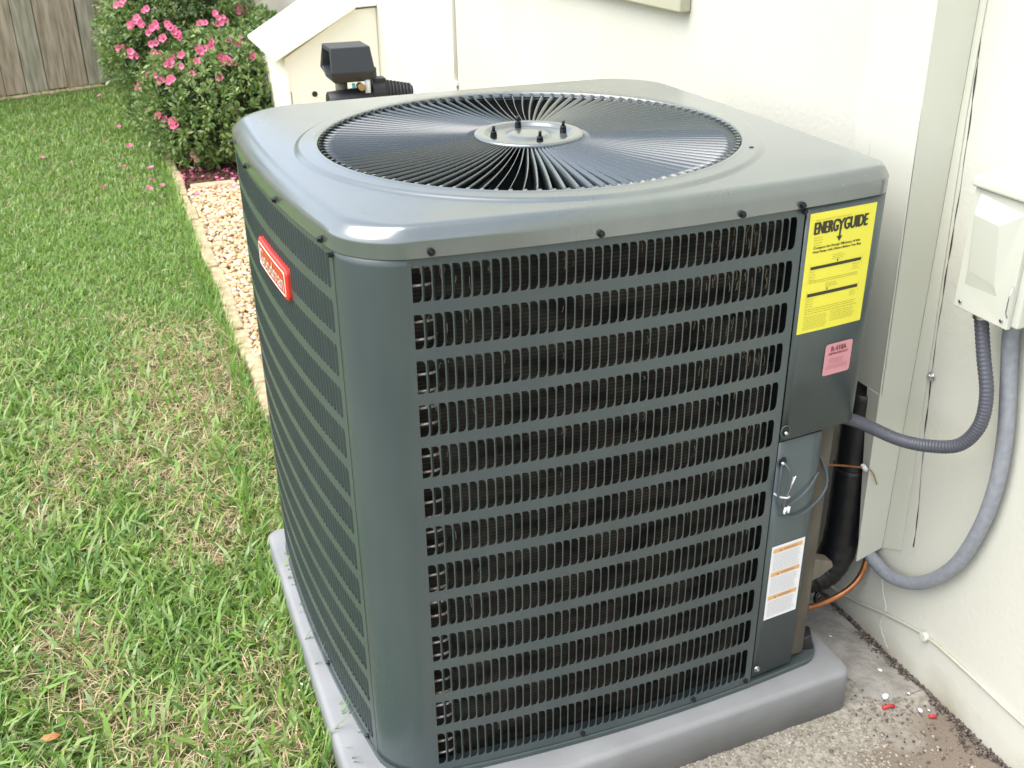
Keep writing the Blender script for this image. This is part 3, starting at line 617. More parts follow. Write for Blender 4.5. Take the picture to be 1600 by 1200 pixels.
for k in range(13):
    for i in range(1, NL):
        y = Y0L+i*PX; dxy = (xl(y+0.005)-xl(y-0.005))/0.01; a = -math.pi/2 - math.atan(dxy); ca, sa = math.cos(a), math.sin(a)
        b = bar_mb(HR13 if k == 12 else HR); z = rows[k][0]
        rest.add([(xl(y)+v[0]*ca-v[1]*sa, y+v[0]*sa+v[1]*ca, z+v[2]) for v in b.v], b.f)
tag(rest.build('louver_bars', m_paint, left), kind='stuff')

# body: everything the panels do not cover
fp = footprint(0.0, side=14)
def shell(name, pts, z0, z1, m, parent, smooth=True, thick=0.0009):
    vs = [(p[0], p[1], z0) for p in pts] + [(p[0], p[1], z1) for p in pts]; n = len(pts)
    o = MB().add(vs, [(i, i+1, n+i+1, n+i) for i in range(n-1)], smooth).build(name, m, parent)
    s = o.modifiers.new('thick', 'SOLIDIFY'); s.thickness = thick; s.offset = 0; return o
# control cover: front part, near right corner, a strip of the right side
cr = [(x, yf(x)) for x in np.linspace(0.6030, 0.742, 9)]
rc = 0.032; arc = [bow(0.775-rc+rc*math.cos(a), 0.01+rc+rc*math.sin(a)) for a in np.linspace(1.5*math.pi, 2*math.pi, 9)]
cover = cr + arc[1:] + [bow(0.775, y) for y in (0.08, 0.12, 0.16)]
shell('control_cover', cover, -0.3835, ZT, m_paint, unit)
shell('right_side_panel', [bow(0.775, y) for y in (0.1625, 0.3, 0.5, 0.65, 0.75)] , ZB, ZT, m_paint, unit)
shell('back_panel', [bow(0.775-0.10+0.10*math.cos(a), 0.75+0.10*math.sin(a)) for a in np.linspace(0, math.pi/2, 8)] + [bow(x, 0.85) for x in (0.6, 0.45, 0.3, 0.15, 0.03)] +
      [bow(0.03+0.10*math.cos(a), 0.75+0.10*math.sin(a)) for a in np.linspace(math.pi/2, math.pi*0.94, 8)][1:], ZB, ZT, m_paint, unit)
MB().add([(0.742, yf(0.742)+0.001, -0.384), (0.775, 0.05, -0.376), (0.775, 0.16, -0.376), (0.605, 0.16, -0.388), (0.605, yf(0.605)+0.002, -0.388)], [(0,1,2,3,4)]).build('cover_floor', m_paint, unit)
lp = [(x, yf(x)+0.0015) for x in np.linspace(0.6030, 0.694, 6)]
shell('lower_access_panel', lp + [(0.6965, 0.012), (0.697, 0.045)], -0.8845, -0.3870, m_paint, unit)
# dark interior seen through seams and slots
ins = footprint(0.012, side=8)
coil_pts = [p for p in footprint(0.034, side=16)]
nb = len(coil_pts)
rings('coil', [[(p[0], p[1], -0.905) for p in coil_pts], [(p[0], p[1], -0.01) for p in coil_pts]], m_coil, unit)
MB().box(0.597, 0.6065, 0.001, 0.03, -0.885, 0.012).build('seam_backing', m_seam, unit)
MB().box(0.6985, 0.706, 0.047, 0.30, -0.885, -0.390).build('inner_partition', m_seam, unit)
bp_ = []
for i in range(35):
    z = 0.0 - 0.0262*i - 0.0065
    MB().tube([(-0.004, yf(0)+0.018, z), (0.024, yf(0.024)+0.018, z), (0.034, yf(0.034)+0.022, z), (0.042, yf(0.042)+0.040, z)], 0.0022, 8).build('coil_tube', m_tube, unit)
# copper-brown post and flared shroud at the pipe corner
MB().box(0.6995, 0.7340, 0.0205, 0.0265, -0.8885, -0.3885).build('corner_post', m_post, unit)
fp2 = [(0.735, -0.70), (0.770, -0.70), (0.783, -0.735), (0.815, -0.765), (0.868, -0.786), (0.872, -0.800), (0.840, -0.818), (0.790, -0.828), (0.735, -0.832)]
fix_normals(MB().prism(fp2, lambda a, b_, d: (a, d, b_), 0.125, 0.155).build('pipe_shroud', m_brown, unit, bevel=0.004))
# base pan
bpn = footprint(0.0, out=0.0025, side=10, radii=(0.068, 0.045, 0.10, 0.10))
bpi = footprint(0.0, out=0.0015, side=10, radii=(0.068, 0.045, 0.10, 0.10))
bp0 = footprint(0.03, side=10, radii=(0.068, 0.045, 0.10, 0.10))
rings('base_pan', [[(p[0], p[1], -0.9045) for p in bp0], [(p[0], p[1], -0.9045) for p in bpn], [(p[0], p[1], -0.8965) for p in bpn], [(p[0], p[1], -0.8945) for p in bpi], [(p[0], p[1], -0.8945) for p in bp0]], m_paint, unit, smooth=False)
_ft = [(p[0]-0.004, p[1]-0.030, p[2]) for p in [(0.742,0.060,-0.8945),(0.769,0.055,-0.8945),(0.779,0.078,-0.8945),(0.772,0.106,-0.8945),(0.742,0.104,-0.8945),(0.744,0.063,-0.872),(0.763,0.060,-0.864),(0.773,0.079,-0.860),(0.767,0.100,-0.866),(0.744,0.098,-0.870)]]
MB().add(_ft,
         [(0,1,6,5),(1,2,7,6),(2,3,8,7),(3,4,9,8),(5,6,7,8,9)], True).build('rubber_foot', m_black, unit, bevel=0.003)

# ------------------------------------------------------------------ lid with round opening
GC = (0.325, 0.397); GR = 0.352
def circ(r, z, ref):
    out = []
    for p in ref:
        a = math.atan2(p[1]-GC[1], p[0]-GC[0]); out.append((GC[0]+r*math.cos(a), GC[1]+r*math.sin(a), z))
    return out
RAD = (0.072, 0.036, 0.104, 0.104)
def lidring(ins_, z, cext=0.0): return [(p[0], p[1], z) for p in footprint(ins_, RAD, per=18, side=34, cext=cext, out=0.0028, si=(1.0, 1.0, 1.0, 1.9))]
base_ring = lidring(0, 0)
RG = [lidring(0.0035, 0.0125), lidring(0, 0.0120), lidring(0, 0.0125), lidring(0, 0.0320), lidring(0, 0.0330), lidring(0.0005, 0.0365, 0.0003), lidring(0.0020, 0.0405, 0.001), lidring(0.0060, 0.0485, 0.003), lidring(0.0078, 0.0510, 0.004), lidring(0.0105, 0.0530, 0.005), lidring(0.0140, 0.0540, 0.006), lidring(0.0180, 0.0544, 0.006)]
def blend(t, z):
    a = lidring(0.028, z, 0.009); b_ = circ(0.392, z, base_ring)
    return [(p[0]*(1-t)+q[0]*t, p[1]*(1-t)+q[1]*t, z) for p, q in zip(a, b_)]
def clampr(r, z):
    """circle of radius r, kept inside the flat of the lid"""
    lim = lidring(0.0165, z, 0.010); out = []
    for p, q in zip(circ(r, z, base_ring), lim):
        dq = math.hypot(q[0]-GC[0], q[1]-GC[1]); dp = math.hypot(p[0]-GC[0], p[1]-GC[1]); f = min(1, dq/dp); out.append((GC[0]+(p[0]-GC[0])*f, GC[1]+(p[1]-GC[1])*f, z))
    return out
RG += [clampr(0.3930, 0.0560), circ(0.3900, 0.0565, base_ring), circ(0.3865, 0.0590, base_ring), circ(0.3835, 0.0608, base_ring), circ(0.3800, 0.0614, base_ring), circ(0.3620, 0.0614, base_ring), circ(0.3590, 0.0622, base_ring), circ(0.3560, 0.0632, base_ring), circ(0.3535, 0.0628, base_ring), circ(GR, 0.0600, base_ring), circ(GR-0.001, 0.046, base_ring)]
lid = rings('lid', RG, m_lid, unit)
# fan guard
guard = rings('fan_guard', [circ(GR-0.0015, 0.055, base_ring), circ(GR-0.004, 0.0575, base_ring), circ(GR-0.0065, 0.0545, base_ring), circ(GR-0.004, 0.052, base_ring), circ(GR-0.0015, 0.055, base_ring)], m_vane, unit)
NV = 108; mb = MB(); R0, R1 = 0.084, GR-0.002; seg = 12; tilt = math.radians(27); hgt = 0.0180
vs = []
for i in range(seg+1):
    t_ = i/seg; r = R0+(R1-R0)*t_; sw = 0.0038*math.sin(math.pi*t_)
    z = 0.0615 - 0.0022*math.sin(math.pi*t_); h = hgt*(0.75 if i in (0,) else 1)
    for th in (0.0, 0.0009):
        vs += [(r, sw+th, z), (r, sw+th-h*math.sin(tilt), z-h*math.cos(tilt))]
for i in range(seg):
    a = 4*i; b_ = 4*(i+1)
    mb.f += [[a, b_, b_+1, a+1], [a+2, a+3, b_+3, b_+2], [a, a+2, b_+2, b_], [a+1, b_+1, b_+3, a+3]]; mb.sm += [True]*4
mb.v = vs; mb.f += [[0,1,3,2], [4*seg, 4*seg+2, 4*seg+3, 4*seg+1]]; mb.sm += [False]*2
# small hooked tip at the rim
b0 = len(mb.v); tp_ = [(R1-0.006, 0.0, 0.0618), (R1+0.001, 0.0, 0.0618), (R1+0.001, 0.0065, 0.0625), (R1-0.006, 0.005, 0.0625)]
mb.v += tp_ + [(p[0], p[1], p[2]-0.001) for p in tp_]; mb.f += [[b0,b0+1,b0+2,b0+3],[b0+7,b0+6,b0+5,b0+4]]+[[b0+i, b0+4+i, b0+4+(i+1)%4, b0+(i+1)%4] for i in range(4)]; mb.sm += [False]*6
vme = bpy.data.meshes.new('guard_vane'); vme.from_pydata(mb.v, [], mb.f); vme.polygons.foreach_set('use_smooth', mb.sm); vme.materials.append(m_vane); vme.update()
for i in range(NV):
    o = bpy.data.objects.new('guard_vane', vme); C.objects.link(o); o.parent = guard
    o.location = (GC[0]-uo.x, GC[1]-uo.y, -uo.z); o.rotation_euler = (0, 0, 2*math.pi*i/NV)
def disc_rings(prof, n=64): return [[(GC[0]+r*math.cos(2*math.pi*k/n), GC[1]+r*math.sin(2*math.pi*k/n), z) for k in range(n)] for r, z in prof]
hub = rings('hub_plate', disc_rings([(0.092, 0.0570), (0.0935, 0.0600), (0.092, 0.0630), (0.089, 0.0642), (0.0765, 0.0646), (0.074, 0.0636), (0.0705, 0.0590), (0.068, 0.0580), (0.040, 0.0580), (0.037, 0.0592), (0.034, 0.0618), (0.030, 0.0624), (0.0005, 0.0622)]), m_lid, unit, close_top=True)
for a in range(4):
    x = GC[0]+0.0615*math.cos(a*math.pi/2-0.08); y = GC[1]+0.0615*math.sin(a*math.pi/2-0.08)
    MB().cyl((x,y,0.058),(x,y,0.0655),0.0062,6,smooth=False).cyl((x,y,0.0655),(x,y,0.0700),0.0050,12).cyl((x,y,0.0700),(x,y,0.0785),0.0028,10).build('hub_bolt', m_screw, unit)
# shroud, fan and motor in the dark below
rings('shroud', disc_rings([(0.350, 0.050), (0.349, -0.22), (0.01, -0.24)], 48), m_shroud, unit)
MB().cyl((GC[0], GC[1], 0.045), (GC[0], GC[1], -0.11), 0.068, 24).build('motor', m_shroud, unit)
for k in range(3):
    a0 = k*2*math.pi/3+0.5; vs = []
    for r, w, zz_ in ((0.07, 0.35, 0.015), (0.18, 0.42, 0.022), (0.31, 0.46, 0.03)):
        for s in (-1, 1): vs.append((GC[0]+r*math.cos(a0+s*w), GC[1]+r*math.sin(a0+s*w), -0.10+s*zz_))
    o = MB().add(vs, [(0,1,3,2),(2,3,5,4)], True).build('fan_blade', m_vane, unit); s = o.modifiers.new('thick', 'SOLIDIFY'); s.thickness = 0.002
# screws
def screw(p, n_, r=0.0048, m=m_screw, nm='screw', ln=0.005):
    p = Vector(p); d = Vector(n_).normalized()
    MB().cyl(p-d*0.001, p+d*0.0012, r*1.25, 12).cyl(p+d*0.0012, p+d*ln, r, 6, r1=r*0.8, smooth=False).build(nm, m, unit)
for x, z in ((0.026,0.0195),(0.261,0.0185),(0.484,0.0185),(0.590,0.0175),(0.594,0.0085)): screw((x, yf(x)-0.0055, z), (0,-1,0), 0.0042)
for x, z in ((0.255,-0.8855),(0.475,-0.8855),(0.588,-0.8855)): screw((x, yf(x)-0.001, z), (0,-1,0), 0.0035)
for y, z in ((0.315,0.0195),(0.104,0.0190),(0.72,0.0195),(0.54,0.019)): screw((xl(y)-0.0055, y, z), (-1,0,0), 0.0042)
MB().box(-0.0925, -0.0860, 0.0740, 0.0830, 0.0020, 0.0062).build('seam_clip', m_screw, unit)
screw((xl(0.12)-0.001, 0.12, -0.889), (-1,0,0), 0.0035); screw((xl(0.33)-0.001, 0.33, -0.889), (-1,0,0), 0.0035)
screw((0.612, 0.163, 0.0575), (0,0,1), 0.0048)
# service holes with shiny bushings
for x, z in ((0.6115, -0.3665), (0.6125, -0.4240)):
    ring = [(x+0.0085*math.cos(q), yf(x)-0.0012, z+0.0105*math.sin(q)) for q in np.linspace(0, 2*math.pi, 25)]
    mb = MB().tube(ring, 0.0014, 8, False); mb.build('bushing', m_paint, unit)
    MB().cyl((x, yf(x)-0.0010, z), (x, yf(x)-0.0022, z), 0.0082, 16).build('bushing_hole', m_seam, unit)
    MB().cyl((x-0.002, yf(x)-0.0022, z), (x+0.001, yf(x)-0.0065, z-0.003), 0.0040, 10, r1=0.0028).build('shiny_screw', m_zinc, unit)
screw((0.6115, yf(0.6115)-0.001, -0.866), (0,-1,0), 0.0045, m_zinc, 'shiny_screw')

# ------------------------------------------------------------------ lettering
def text_geom(body, shear=0.0):
    cu = bpy.data.curves.new('lettering', 'FONT'); cu.body = body; cu.size = 1.0; cu.resolution_u = 3; cu.fill_mode = 'FRONT'; cu.shear = shear
    ob = bpy.data.objects.new('lettering', cu); C.objects.link(ob); bpy.context.view_layer.update()
    dg = bpy.context.evaluated_depsgraph_get(); me = ob.evaluated_get(dg).to_mesh()
    v = [(q.co.x, q.co.y) for q in me.vertices]; f = [tuple(p.vertices) for p in me.polygons]
    ob.evaluated_get(dg).to_mesh_clear(); bpy.data.objects.remove(ob); bpy.data.curves.remove(cu)
    x0 = min(p[0] for p in v); x1 = max(p[0] for p in v); y0 = min(p[1] for p in v); y1 = max(p[1] for p in v)
    return [((p[0]-x0)/(x1-x0), (p[1]-y0)/(y1-y0)) for p in v], f
class Print:
    """flat print mapped on a sticker; u to the right, v downwards in metres"""
    def __init__(s, fn): s.fn = fn; s.mb = MB()
    def text(s, body, u0, u1, v0, v1, off=0.0006, fat=0.0, shear=0.0):
        v, f = text_geom(body, shear)
        for du, dv in (((0, 0),) if not fat else ((0,0),(fat,0),(-fat,0),(0,fat*0.7))):
            s.mb.add([s.fn(u0+du+(u1-u0)*p[0], v1+dv-(v1-v0)*p[1], off+abs(du)*0.05+abs(dv)*0.03) for p in v], f)
    def rect(s, u0, u1, v0, v1, off=0.0005, k=1):
        for i in range(k):
            a = u0+(u1-u0)*i/k; b_ = u0+(u1-u0)*(i+1)/k
            s.mb.add([s.fn(a, v1, off), s.fn(b_, v1, off), s.fn(b_, v0, off), s.fn(a, v0, off)], [(0,1,2,3)])
    def lines(s, u0, u1, v0, v1, n, h, ragged=0.1, seed=0):
        r = random.Random(seed)
        for i in range(n):
            v = v0+(v1-v0)*i/max(1, n-1); u = u0+r.random()*0.001; end = u1-(u1-u0)*ragged*r.random()
            while u < end:
                w = r.uniform(0.0025, 0.0075); s.rect(u, min(u+w, end), v, v+h); u += w+0.0012
    def build(s, name, m, parent): return s.mb.build(name, m, parent)
# yellow guide sticker
EX0, EX1, EZ0, EZ1 = 0.6100, 0.7405, 0.0005, -0.1945
fe = lambda u, v, off: FR(EX0+u, EZ0-v, 0.0012+off)
W_, H_ = EX1-EX0, EZ0-EZ1
mb = MB(); us = np.linspace(0, W_, 9)
for i in range(8): mb.add([fe(us[i],H_,0), fe(us[i+1],H_,0), fe(us[i+1],0,0), fe(us[i],0,0)], [(0,1,2,3)], True)
st = mb.build('energy_sticker', m_yellow, unit); st['label'] = 'yellow ENERGYGUIDE sticker with black headline'; weld(st)
P = Print(fe)
P.text('ENERG', 0.011, 0.0560, 0.0145, 0.0335, fat=0.0013); P.text('GUIDE', 0.0685, 0.1150, 0.0145, 0.0335, fat=0.0013)
P.text('Y', 0.0545, 0.0690, 0.0150, 0.0330, fat=0.0010); P.rect(0.0600, 0.0632, 0.0300, 0.0455)
P.mb.add([fe(0.0560,0.0425,.0006), fe(0.0616,0.0510,.0006), fe(0.0672,0.0425,.0006), fe(0.0616,0.0460,.0006)], [(0,1,2),(0,2,3)])
P.text('Compare the Energy Efficiency of this', 0.0130, 0.1050, 0.0535, 0.0582, fat=0.0002)
P.text('Heat Pump with Others Before You Buy.', 0.0130, 0.1085, 0.0598, 0.0645, fat=0.0002)
P.rect(0.0120, 0.1130, 0.0850, 0.0900, k=6); P.rect(0.0120, 0.1130, 0.1290, 0.1345, k=6)
for u, v in ((0.0640, 0.0845), (0.0500, 0.1285)):
    P.mb.add([fe(u-0.0022, v-0.0055, .0006), fe(u, v, .0006), fe(u+0.0022, v-0.0055, .0006), fe(u, v-0.0035, .0006)], [(0,1,3),(1,2,3)])
tag(P.build('black_print', m_ink, st), kind='stuff')
P = Print(fe)
P.text('Based on standard U.S. Government tests', 0.012, 0.080, 0.0100, 0.0128)
P.lines(0.012, 0.036, 0.0385, 0.0510, 4, 0.0010, 0.4, 1); P.lines(0.052, 0.082, 0.0710, 0.0775, 3, 0.0009, 0.3, 2)
for v0, v1 in ((0.0790, 0.1130), (0.1240, 0.1535)):
    P.rect(0.0105, 0.0109, v0, v1); P.rect(0.1150, 0.1154, v0, v1-0.012)
P.lines(0.012, 0.024, 0.0930, 0.1060, 4, 0.0010, 0.4, 3); P.lines(0.096, 0.113, 0.0935, 0.1010, 3, 0.0009, 0.4, 4); P.lines(0.012, 0.112, 0.1080, 0.1110, 2, 0.0011, 0.05, 5)
P.lines(0.045, 0.075, 0.1160, 0.1215, 3, 0.0009, 0.3, 6); P.lines(0.012, 0.026, 0.1375, 0.1500, 4, 0.0010, 0.4, 7); P.lines(0.098, 0.113, 0.1385, 0.1450, 3, 0.0009, 0.4, 8)
P.lines(0.010, 0.116, 0.1545, 0.1580, 2, 0.0011, 0.08, 9); P.lines(0.010, 0.117, 0.1620, 0.1640, 1, 0.0012, 0.02, 10)
P.lines(0.010, 0.058, 0.1670, 0.1880, 8, 0.0009, 0.15, 11); P.lines(0.063, 0.116, 0.1665, 0.1820, 6, 0.0009, 0.15, 12)
tag(P.build('faint_print', m_faint, st), kind='stuff')
# pink refrigerant sticker
px0, px1, pz0, pz1 = 0.6745, 0.7315, -0.2250, -0.2810
fp_ = lambda u, v, off: FR(px0+u, pz0-v, 0.0012+off)
rr = rrect(0, px1-px0, 0, pz0-pz1, 0.005, 4)
st = MB().add([fp_(a, b_, 0) for a, b_ in rr], [tuple(range(len(rr)))]).build('refrigerant_sticker', m_pink, unit); st['label'] = 'small pink R-410A refrigerant sticker'
P = Print(fp_); P.text('R-410A', 0.0125, 0.0440, 0.0050, 0.0140, fat=0.0004); P.text('REFRIGERANT', 0.0085, 0.0490, 0.0165, 0.0200, fat=0.0002); tag(P.build('maroon_print', m_pinkink, st), kind='stuff')
P = Print(fp_); P.lines(0.010, 0.046, 0.0265, 0.0340, 4, 0.0010, 0.3, 3); P.lines(0.006, 0.052, 0.0385, 0.0440, 3, 0.0010, 0.1, 4); tag(P.build('faint_print', m_pinkfaint, st), kind='stuff')
# white warning sticker
wx0, wx1, wz0, wz1 = 0.6145, 0.6875, -0.5975, -0.7570
fw = lambda u, v, off: FR(wx0+u, wz0-v, 0.0001+off)
st = MB().add([fw(0,0,0), fw(wx1-wx0,0,0), fw(wx1-wx0,wz0-wz1,0), fw(0,wz0-wz1,0)], [(0,1,2,3)]).build('warning_sticker', m_white, unit); st['label'] = 'white sticker with three orange warning bands'
wo = Print(fw); wk = Print(fw); wg = Print(fw)
for j, v in enumerate((0.006, 0.0565, 0.1075)):
    wo.rect(0.004, 0.068, v, v+0.0085, 0.0005)
    wk.text('WARNING', 0.026, 0.056, v+0.0022, v+0.0065, 0.0009)
    wk.mb.add([fw(0.0175, v+0.0070, .0009), fw(0.0215, v+0.0070, .0009), fw(0.0195, v+0.0015, .0009)], [(0,1,2)])
    wg.lines(0.005, 0.067, v+0.0120, v+(0.046 if j < 2 else 0.044), 12, 0.0012, 0.12, j)
tag(wo.build('orange_band', m_orange, st), kind='stuff'); tag(wk.build('warning_print', m_brown, st), kind='stuff'); tag(wg.build('grey_print', m_greyink, st), kind='stuff')
# red badge on the side panel
bx_u = lambda u, v, off: LS(0.492-u, -0.0870-v, off-0.006)
bw, bh = 0.196, 0.054
rr = rrect(0, bw, 0, bh, 0.011, 5)
def refine(rr, k=6):
    out = []
    for i in range(len(rr)):
        a, b_ = rr[i], rr[(i+1) % len(rr)]; n_ = k if math.hypot(a[0]-b_[0], a[1]-b_[1]) > 0.05 else 1
        for j in range(n_): out.append((a[0]+(b_[0]-a[0])*j/n_, a[1]+(b_[1]-a[1])*j/n_))
    return out
rr = refine(rr, 12); n = len(rr)
lay = [(0.000, 0), (0.010, 0), (0.0125, 0.0018), (0.0135, 0.004)]
cxm, cym = bw/2, bh/2; vs = []
for off, ins_ in lay:
    for a, b_ in rr: vs.append(bx_u(cxm+(a-cxm)*(1-ins_/cxm), cym+(b_-cym)*(1-ins_/cym), off))
fs = [(i*n+k, i*n+(k+1)%n, (i+1)*n+(k+1)%n, (i+1)*n+k) for i in range(3) for k in range(n)]
for i in range(12):   # face in vertical strips so that it follows the bow
    pass
bmv = MB().add(vs, fs, False)
US = np.linspace(0.004, bw-0.004, 20)
def prof_h(u):
    d = min(u-0.004, bw-0.004-u); r = 0.0095
    return 0.004 + (r - math.sqrt(max(0, r*r-(r-d)**2)) if d < r else 0)
fine = sorted(set([0.004, 0.0055, 0.008, 0.011, 0.0135] + list(np.linspace(0.0135, bw-0.0135, 16)) + [bw-0.004, bw-0.0055, bw-0.008, bw-0.011]))
for i in range(len(fine)-1):
    a, b_ = fine[i], fine[i+1]; ha, hb = prof_h(a), prof_h(b_)
    bmv.add([bx_u(a, ha, .0134), bx_u(b_, hb, .0134), bx_u(b_, bh-hb, .0134), bx_u(a, bh-ha, .0134)], [(0,1,2,3)])
bad = fix_normals(bmv.build('brand_badge', m_red, unit)); bad['label'] = 'red raised badge with white lettering'
P = Print(bx_u); P.text('Goodman', 0.0165, bw-0.0165, 0.0140, 0.0405, 0.0142)
P.build('lettering', m_silver, bad)
br = refine(rrect(0.0070, bw-0.0070, 0.0070, bh-0.0070, 0.0075, 4), 12)
MB().tube([bx_u(a, b_, 0.0136) for a, b_ in br+[br[0]]], 0.0008, 6, False).build('border_line', m_silver, bad)

# ------------------------------------------------------------------ low voltage wires
t = thing('control_wires', (0.62, -0.01, -0.5), 'slate control wire looping out of the upper bushing beside the panel seam', 'wire')
Yw = yf(0.62)
MB().tube(bez([(0.6135, Yw-0.003, -0.424), (0.619, Yw-0.014, -0.436), (0.6215, Yw-0.012, -0.470), (0.620, Yw-0.010, -0.510), (0.628, Yw-0.010, -0.530), (0.655, -0.012, -0.5385), (0.687, -0.004, -0.534), (0.716, 0.004, -0.518), (0.7255, 0.01, -0.495), (0.718, 0.018, -0.462), (0.705, 0.03, -0.440), (0.695, 0.05, -0.43)], 8), 0.0026, 8).build('cable', m_wire, t)
MB().tube(bez([(0.612, Yw-0.003, -0.427), (0.607, Yw-0.009, -0.450), (0.6065, Yw-0.010, -0.485), (0.618, Yw-0.007, -0.512), (0.648, Yw-0.004, -0.507), (0.675, Yw-0.001, -0.490), (0.700, 0.004, -0.470)], 8), 0.0021, 8).build('blue_wire', m_wire, t)
MB().tube([(0.6320, Yw-0.017, -0.447), (0.6215, Yw-0.012, -0.4885)], 0.0013, 6).build('bare_wire', m_zinc, t)
MB().tube(bez([(0.6275, Yw-0.016, -0.448), (0.6270, Yw-0.014, -0.460), (0.6240, Yw-0.013, -0.480)], 5), 0.0012, 6).build('bare_wire', m_zinc, t)
MB().tube(bez([(0.602, Yw-0.004, -0.482), (0.610, Yw-0.008, -0.488), (0.6215, Yw-0.014, -0.4895), (0.629, Yw-0.011, -0.490)], 5), 0.0019, 6).build('wire_tie', m_greyink, t)
for dx in (0.0, 0.0065): MB().cyl((0.6230+dx, Yw-0.012, -0.5100), (0.6205+dx*1.2, Yw-0.013, -0.5215), 0.0030, 10, r1=0.0022).build('wire_end', m_white, t)
t = thing('brown_wire', (0.85, 0.08, -0.49), 'brown wire crossing from the unit to the black pipe', 'wire')
MB().tube(bez([(0.700, 0.03, -0.455), (0.722, 0.055, -0.475), (0.760, 0.085, -0.512), (0.800, 0.098, -0.530), (0.850, 0.105, -0.548), (0.895, 0.110, -0.565)], 8), 0.0022, 8).build('strand', m_copper, t)
MB().tube(bez([(0.895, 0.110, -0.565), (0.914, 0.108, -0.578), (0.928, 0.106, -0.607)], 5), 0.0014, 6).build('bare_end', m_brass, t)
MB().tube([(0.890, 0.1095, -0.5595), (0.900, 0.1105, -0.571)], 0.0048, 8).build('wire_nut', m_chip, t)

# ================================================================== METER CABINET
t = thing('utility_cabinet', (0.75, 4.2, -1.0), 'cream cabinet with sloping white roof against the house wall', 'cabinet')
fn_ = lambda a, b_, d: (a, d, b_)
prof = [(0.508, -1.0), (0.977, -1.0), (0.977, -0.133), (0.855, -0.140), (0.508, -0.345)]
fix_normals(MB().prism(prof, fn_, 3.990, 4.78).build('body', m_cab, t, bevel=0.004))
fix_normals(MB().prism([(0.458, -0.352), (0.458, -0.334), (0.850, -0.110), (0.868, -0.128)], fn_, 3.950, 4.82).build('sloping_roof', m_roofw, t, bevel=0.003))
fix_normals(MB().prism([(0.868, -0.128), (0.868, -0.112), (0.9765, -0.110), (0.9765, -0.124)], fn_, 3.970, 4.80).build('flat_roof', m_roofw, t, bevel=0.003))
MB().box(0.516, 0.522, 3.9865, 3.9925, -0.99, -0.36).build('corner_trim', m_cab, t)
MB().cyl((0.640, 3.9895, -0.520), (0.640, 3.9860, -0.520), 0.0135, 20).build('lock_hole', m_seam, t)
MB().box(0.5245, 0.5265, 3.9875, 3.9905, -0.98, -0.50).build('door_gap', m_gap, t)

# ================================================================== PUMP
t = thing('garden_pump', (0.48, 2.47, -1.0), 'dark grey hooded pump switch on black motor behind the unit', 'pump')
sec = [(2.412, -0.078), (2.390, -0.160), (2.418, -0.196), (2.530, -0.196), (2.575, -0.160), (2.550, -0.078)]
n = 6; xs_ = [0.409, 0.413, 0.553]
XL_ = {-0.078: 0.412, -0.160: 0.403, -0.196: 0.420}; XR_ = {-0.078: 0.550, -0.160: 0.560, -0.196: 0.546}
vs = [(XL_[z], y, z) for y, z in sec] + [(XR_[z], y, z) for y, z in sec]
cy_, cz_ = 2.482, -0.140
vi = [(0.4085, cy_+(y-cy_)*0.78, cz_+(z-cz_)*0.78) for y, z in sec]; vd = [(0.445, cy_+(y-cy_)*0.74, cz_+(z-cz_)*0.74) for y, z in sec]
fs = [(i, (i+1)%n, n+(i+1)%n, n+i) for i in range(n)] + [tuple(range(n, 2*n))] + [(i, (i+1)%n, 2*n+(i+1)%n, 2*n+i) for i in range(n)] + [(2*n+i, 2*n+(i+1)%n, 3*n+(i+1)%n, 3*n+i) for i in range(n)] + [tuple(range(3*n, 4*n))]
fix_normals(MB().add(vs+vi+vd, fs).build('switch_hood', m_pump, t, bevel=0.003))
MB().box(0.428, 0.444, 2.435, 2.515, -0.160, -0.095).build('gauge_face', m_glass, t, bevel=0.004)
mb = MB().cyl((0.455, 2.48, -0.196), (0.455, 2.48, -0.25), 0.022, 14).cyl((0.455, 2.48, -0.25), (0.455, 2.48, -1.0), 0.028, 14); mb.build('riser_pipe', m_brown, t)
MB().cyl((0.485, 2.42, -0.200), (0.485, 2.415, -0.216), 0.006, 10).build('teal_wire_nut', m_teal, t)
MB().cyl((0.510, 2.40, -0.212), (0.510, 2.44, -0.212), 0.012, 14).build('brass_fitting', m_brass, t)
MB().cyl((0.535, 2.42, -0.19), (0.535, 2.42, -0.235), 0.010, 12).build('white_valve', m_chip, t)
mb = MB().cyl((0.40, 2.46, -0.275), (0.60, 2.46, -0.262), 0.046, 18)
mb.build('pump_body', m_blackp, t, bevel=0.006)
mb = MB().tube([(0.555, 2.46, -0.245), (0.600, 2.46, -0.245), (0.601, 2.46, -0.245), (0.70, 2.46, -0.262)], 0.03, 18, True, False, rs=[0.046, 0.046, 0.040, 0.034])
for k in range(7): x = 0.612+0.013*k; mb.cyl((x, 2.46, -0.248-0.0015*k), (x+0.006, 2.46, -0.2485-0.0015*k), 0.045-0.0012*k, 16)
mb.box(0.565, 0.605, 2.435, 2.485, -0.21, -0.193)
mb.build('ribbed_motor', m_blackp, t)
MB().box(0.562, 0.590, 2.50, 2.53, -0.28, -0.165).build('junction_box', m_brown, t, bevel=0.002)
MB().cyl((0.62, 2.46, -0.29), (0.62, 2.46, -1.0), 0.014, 10).build('stand', m_blackp, t)

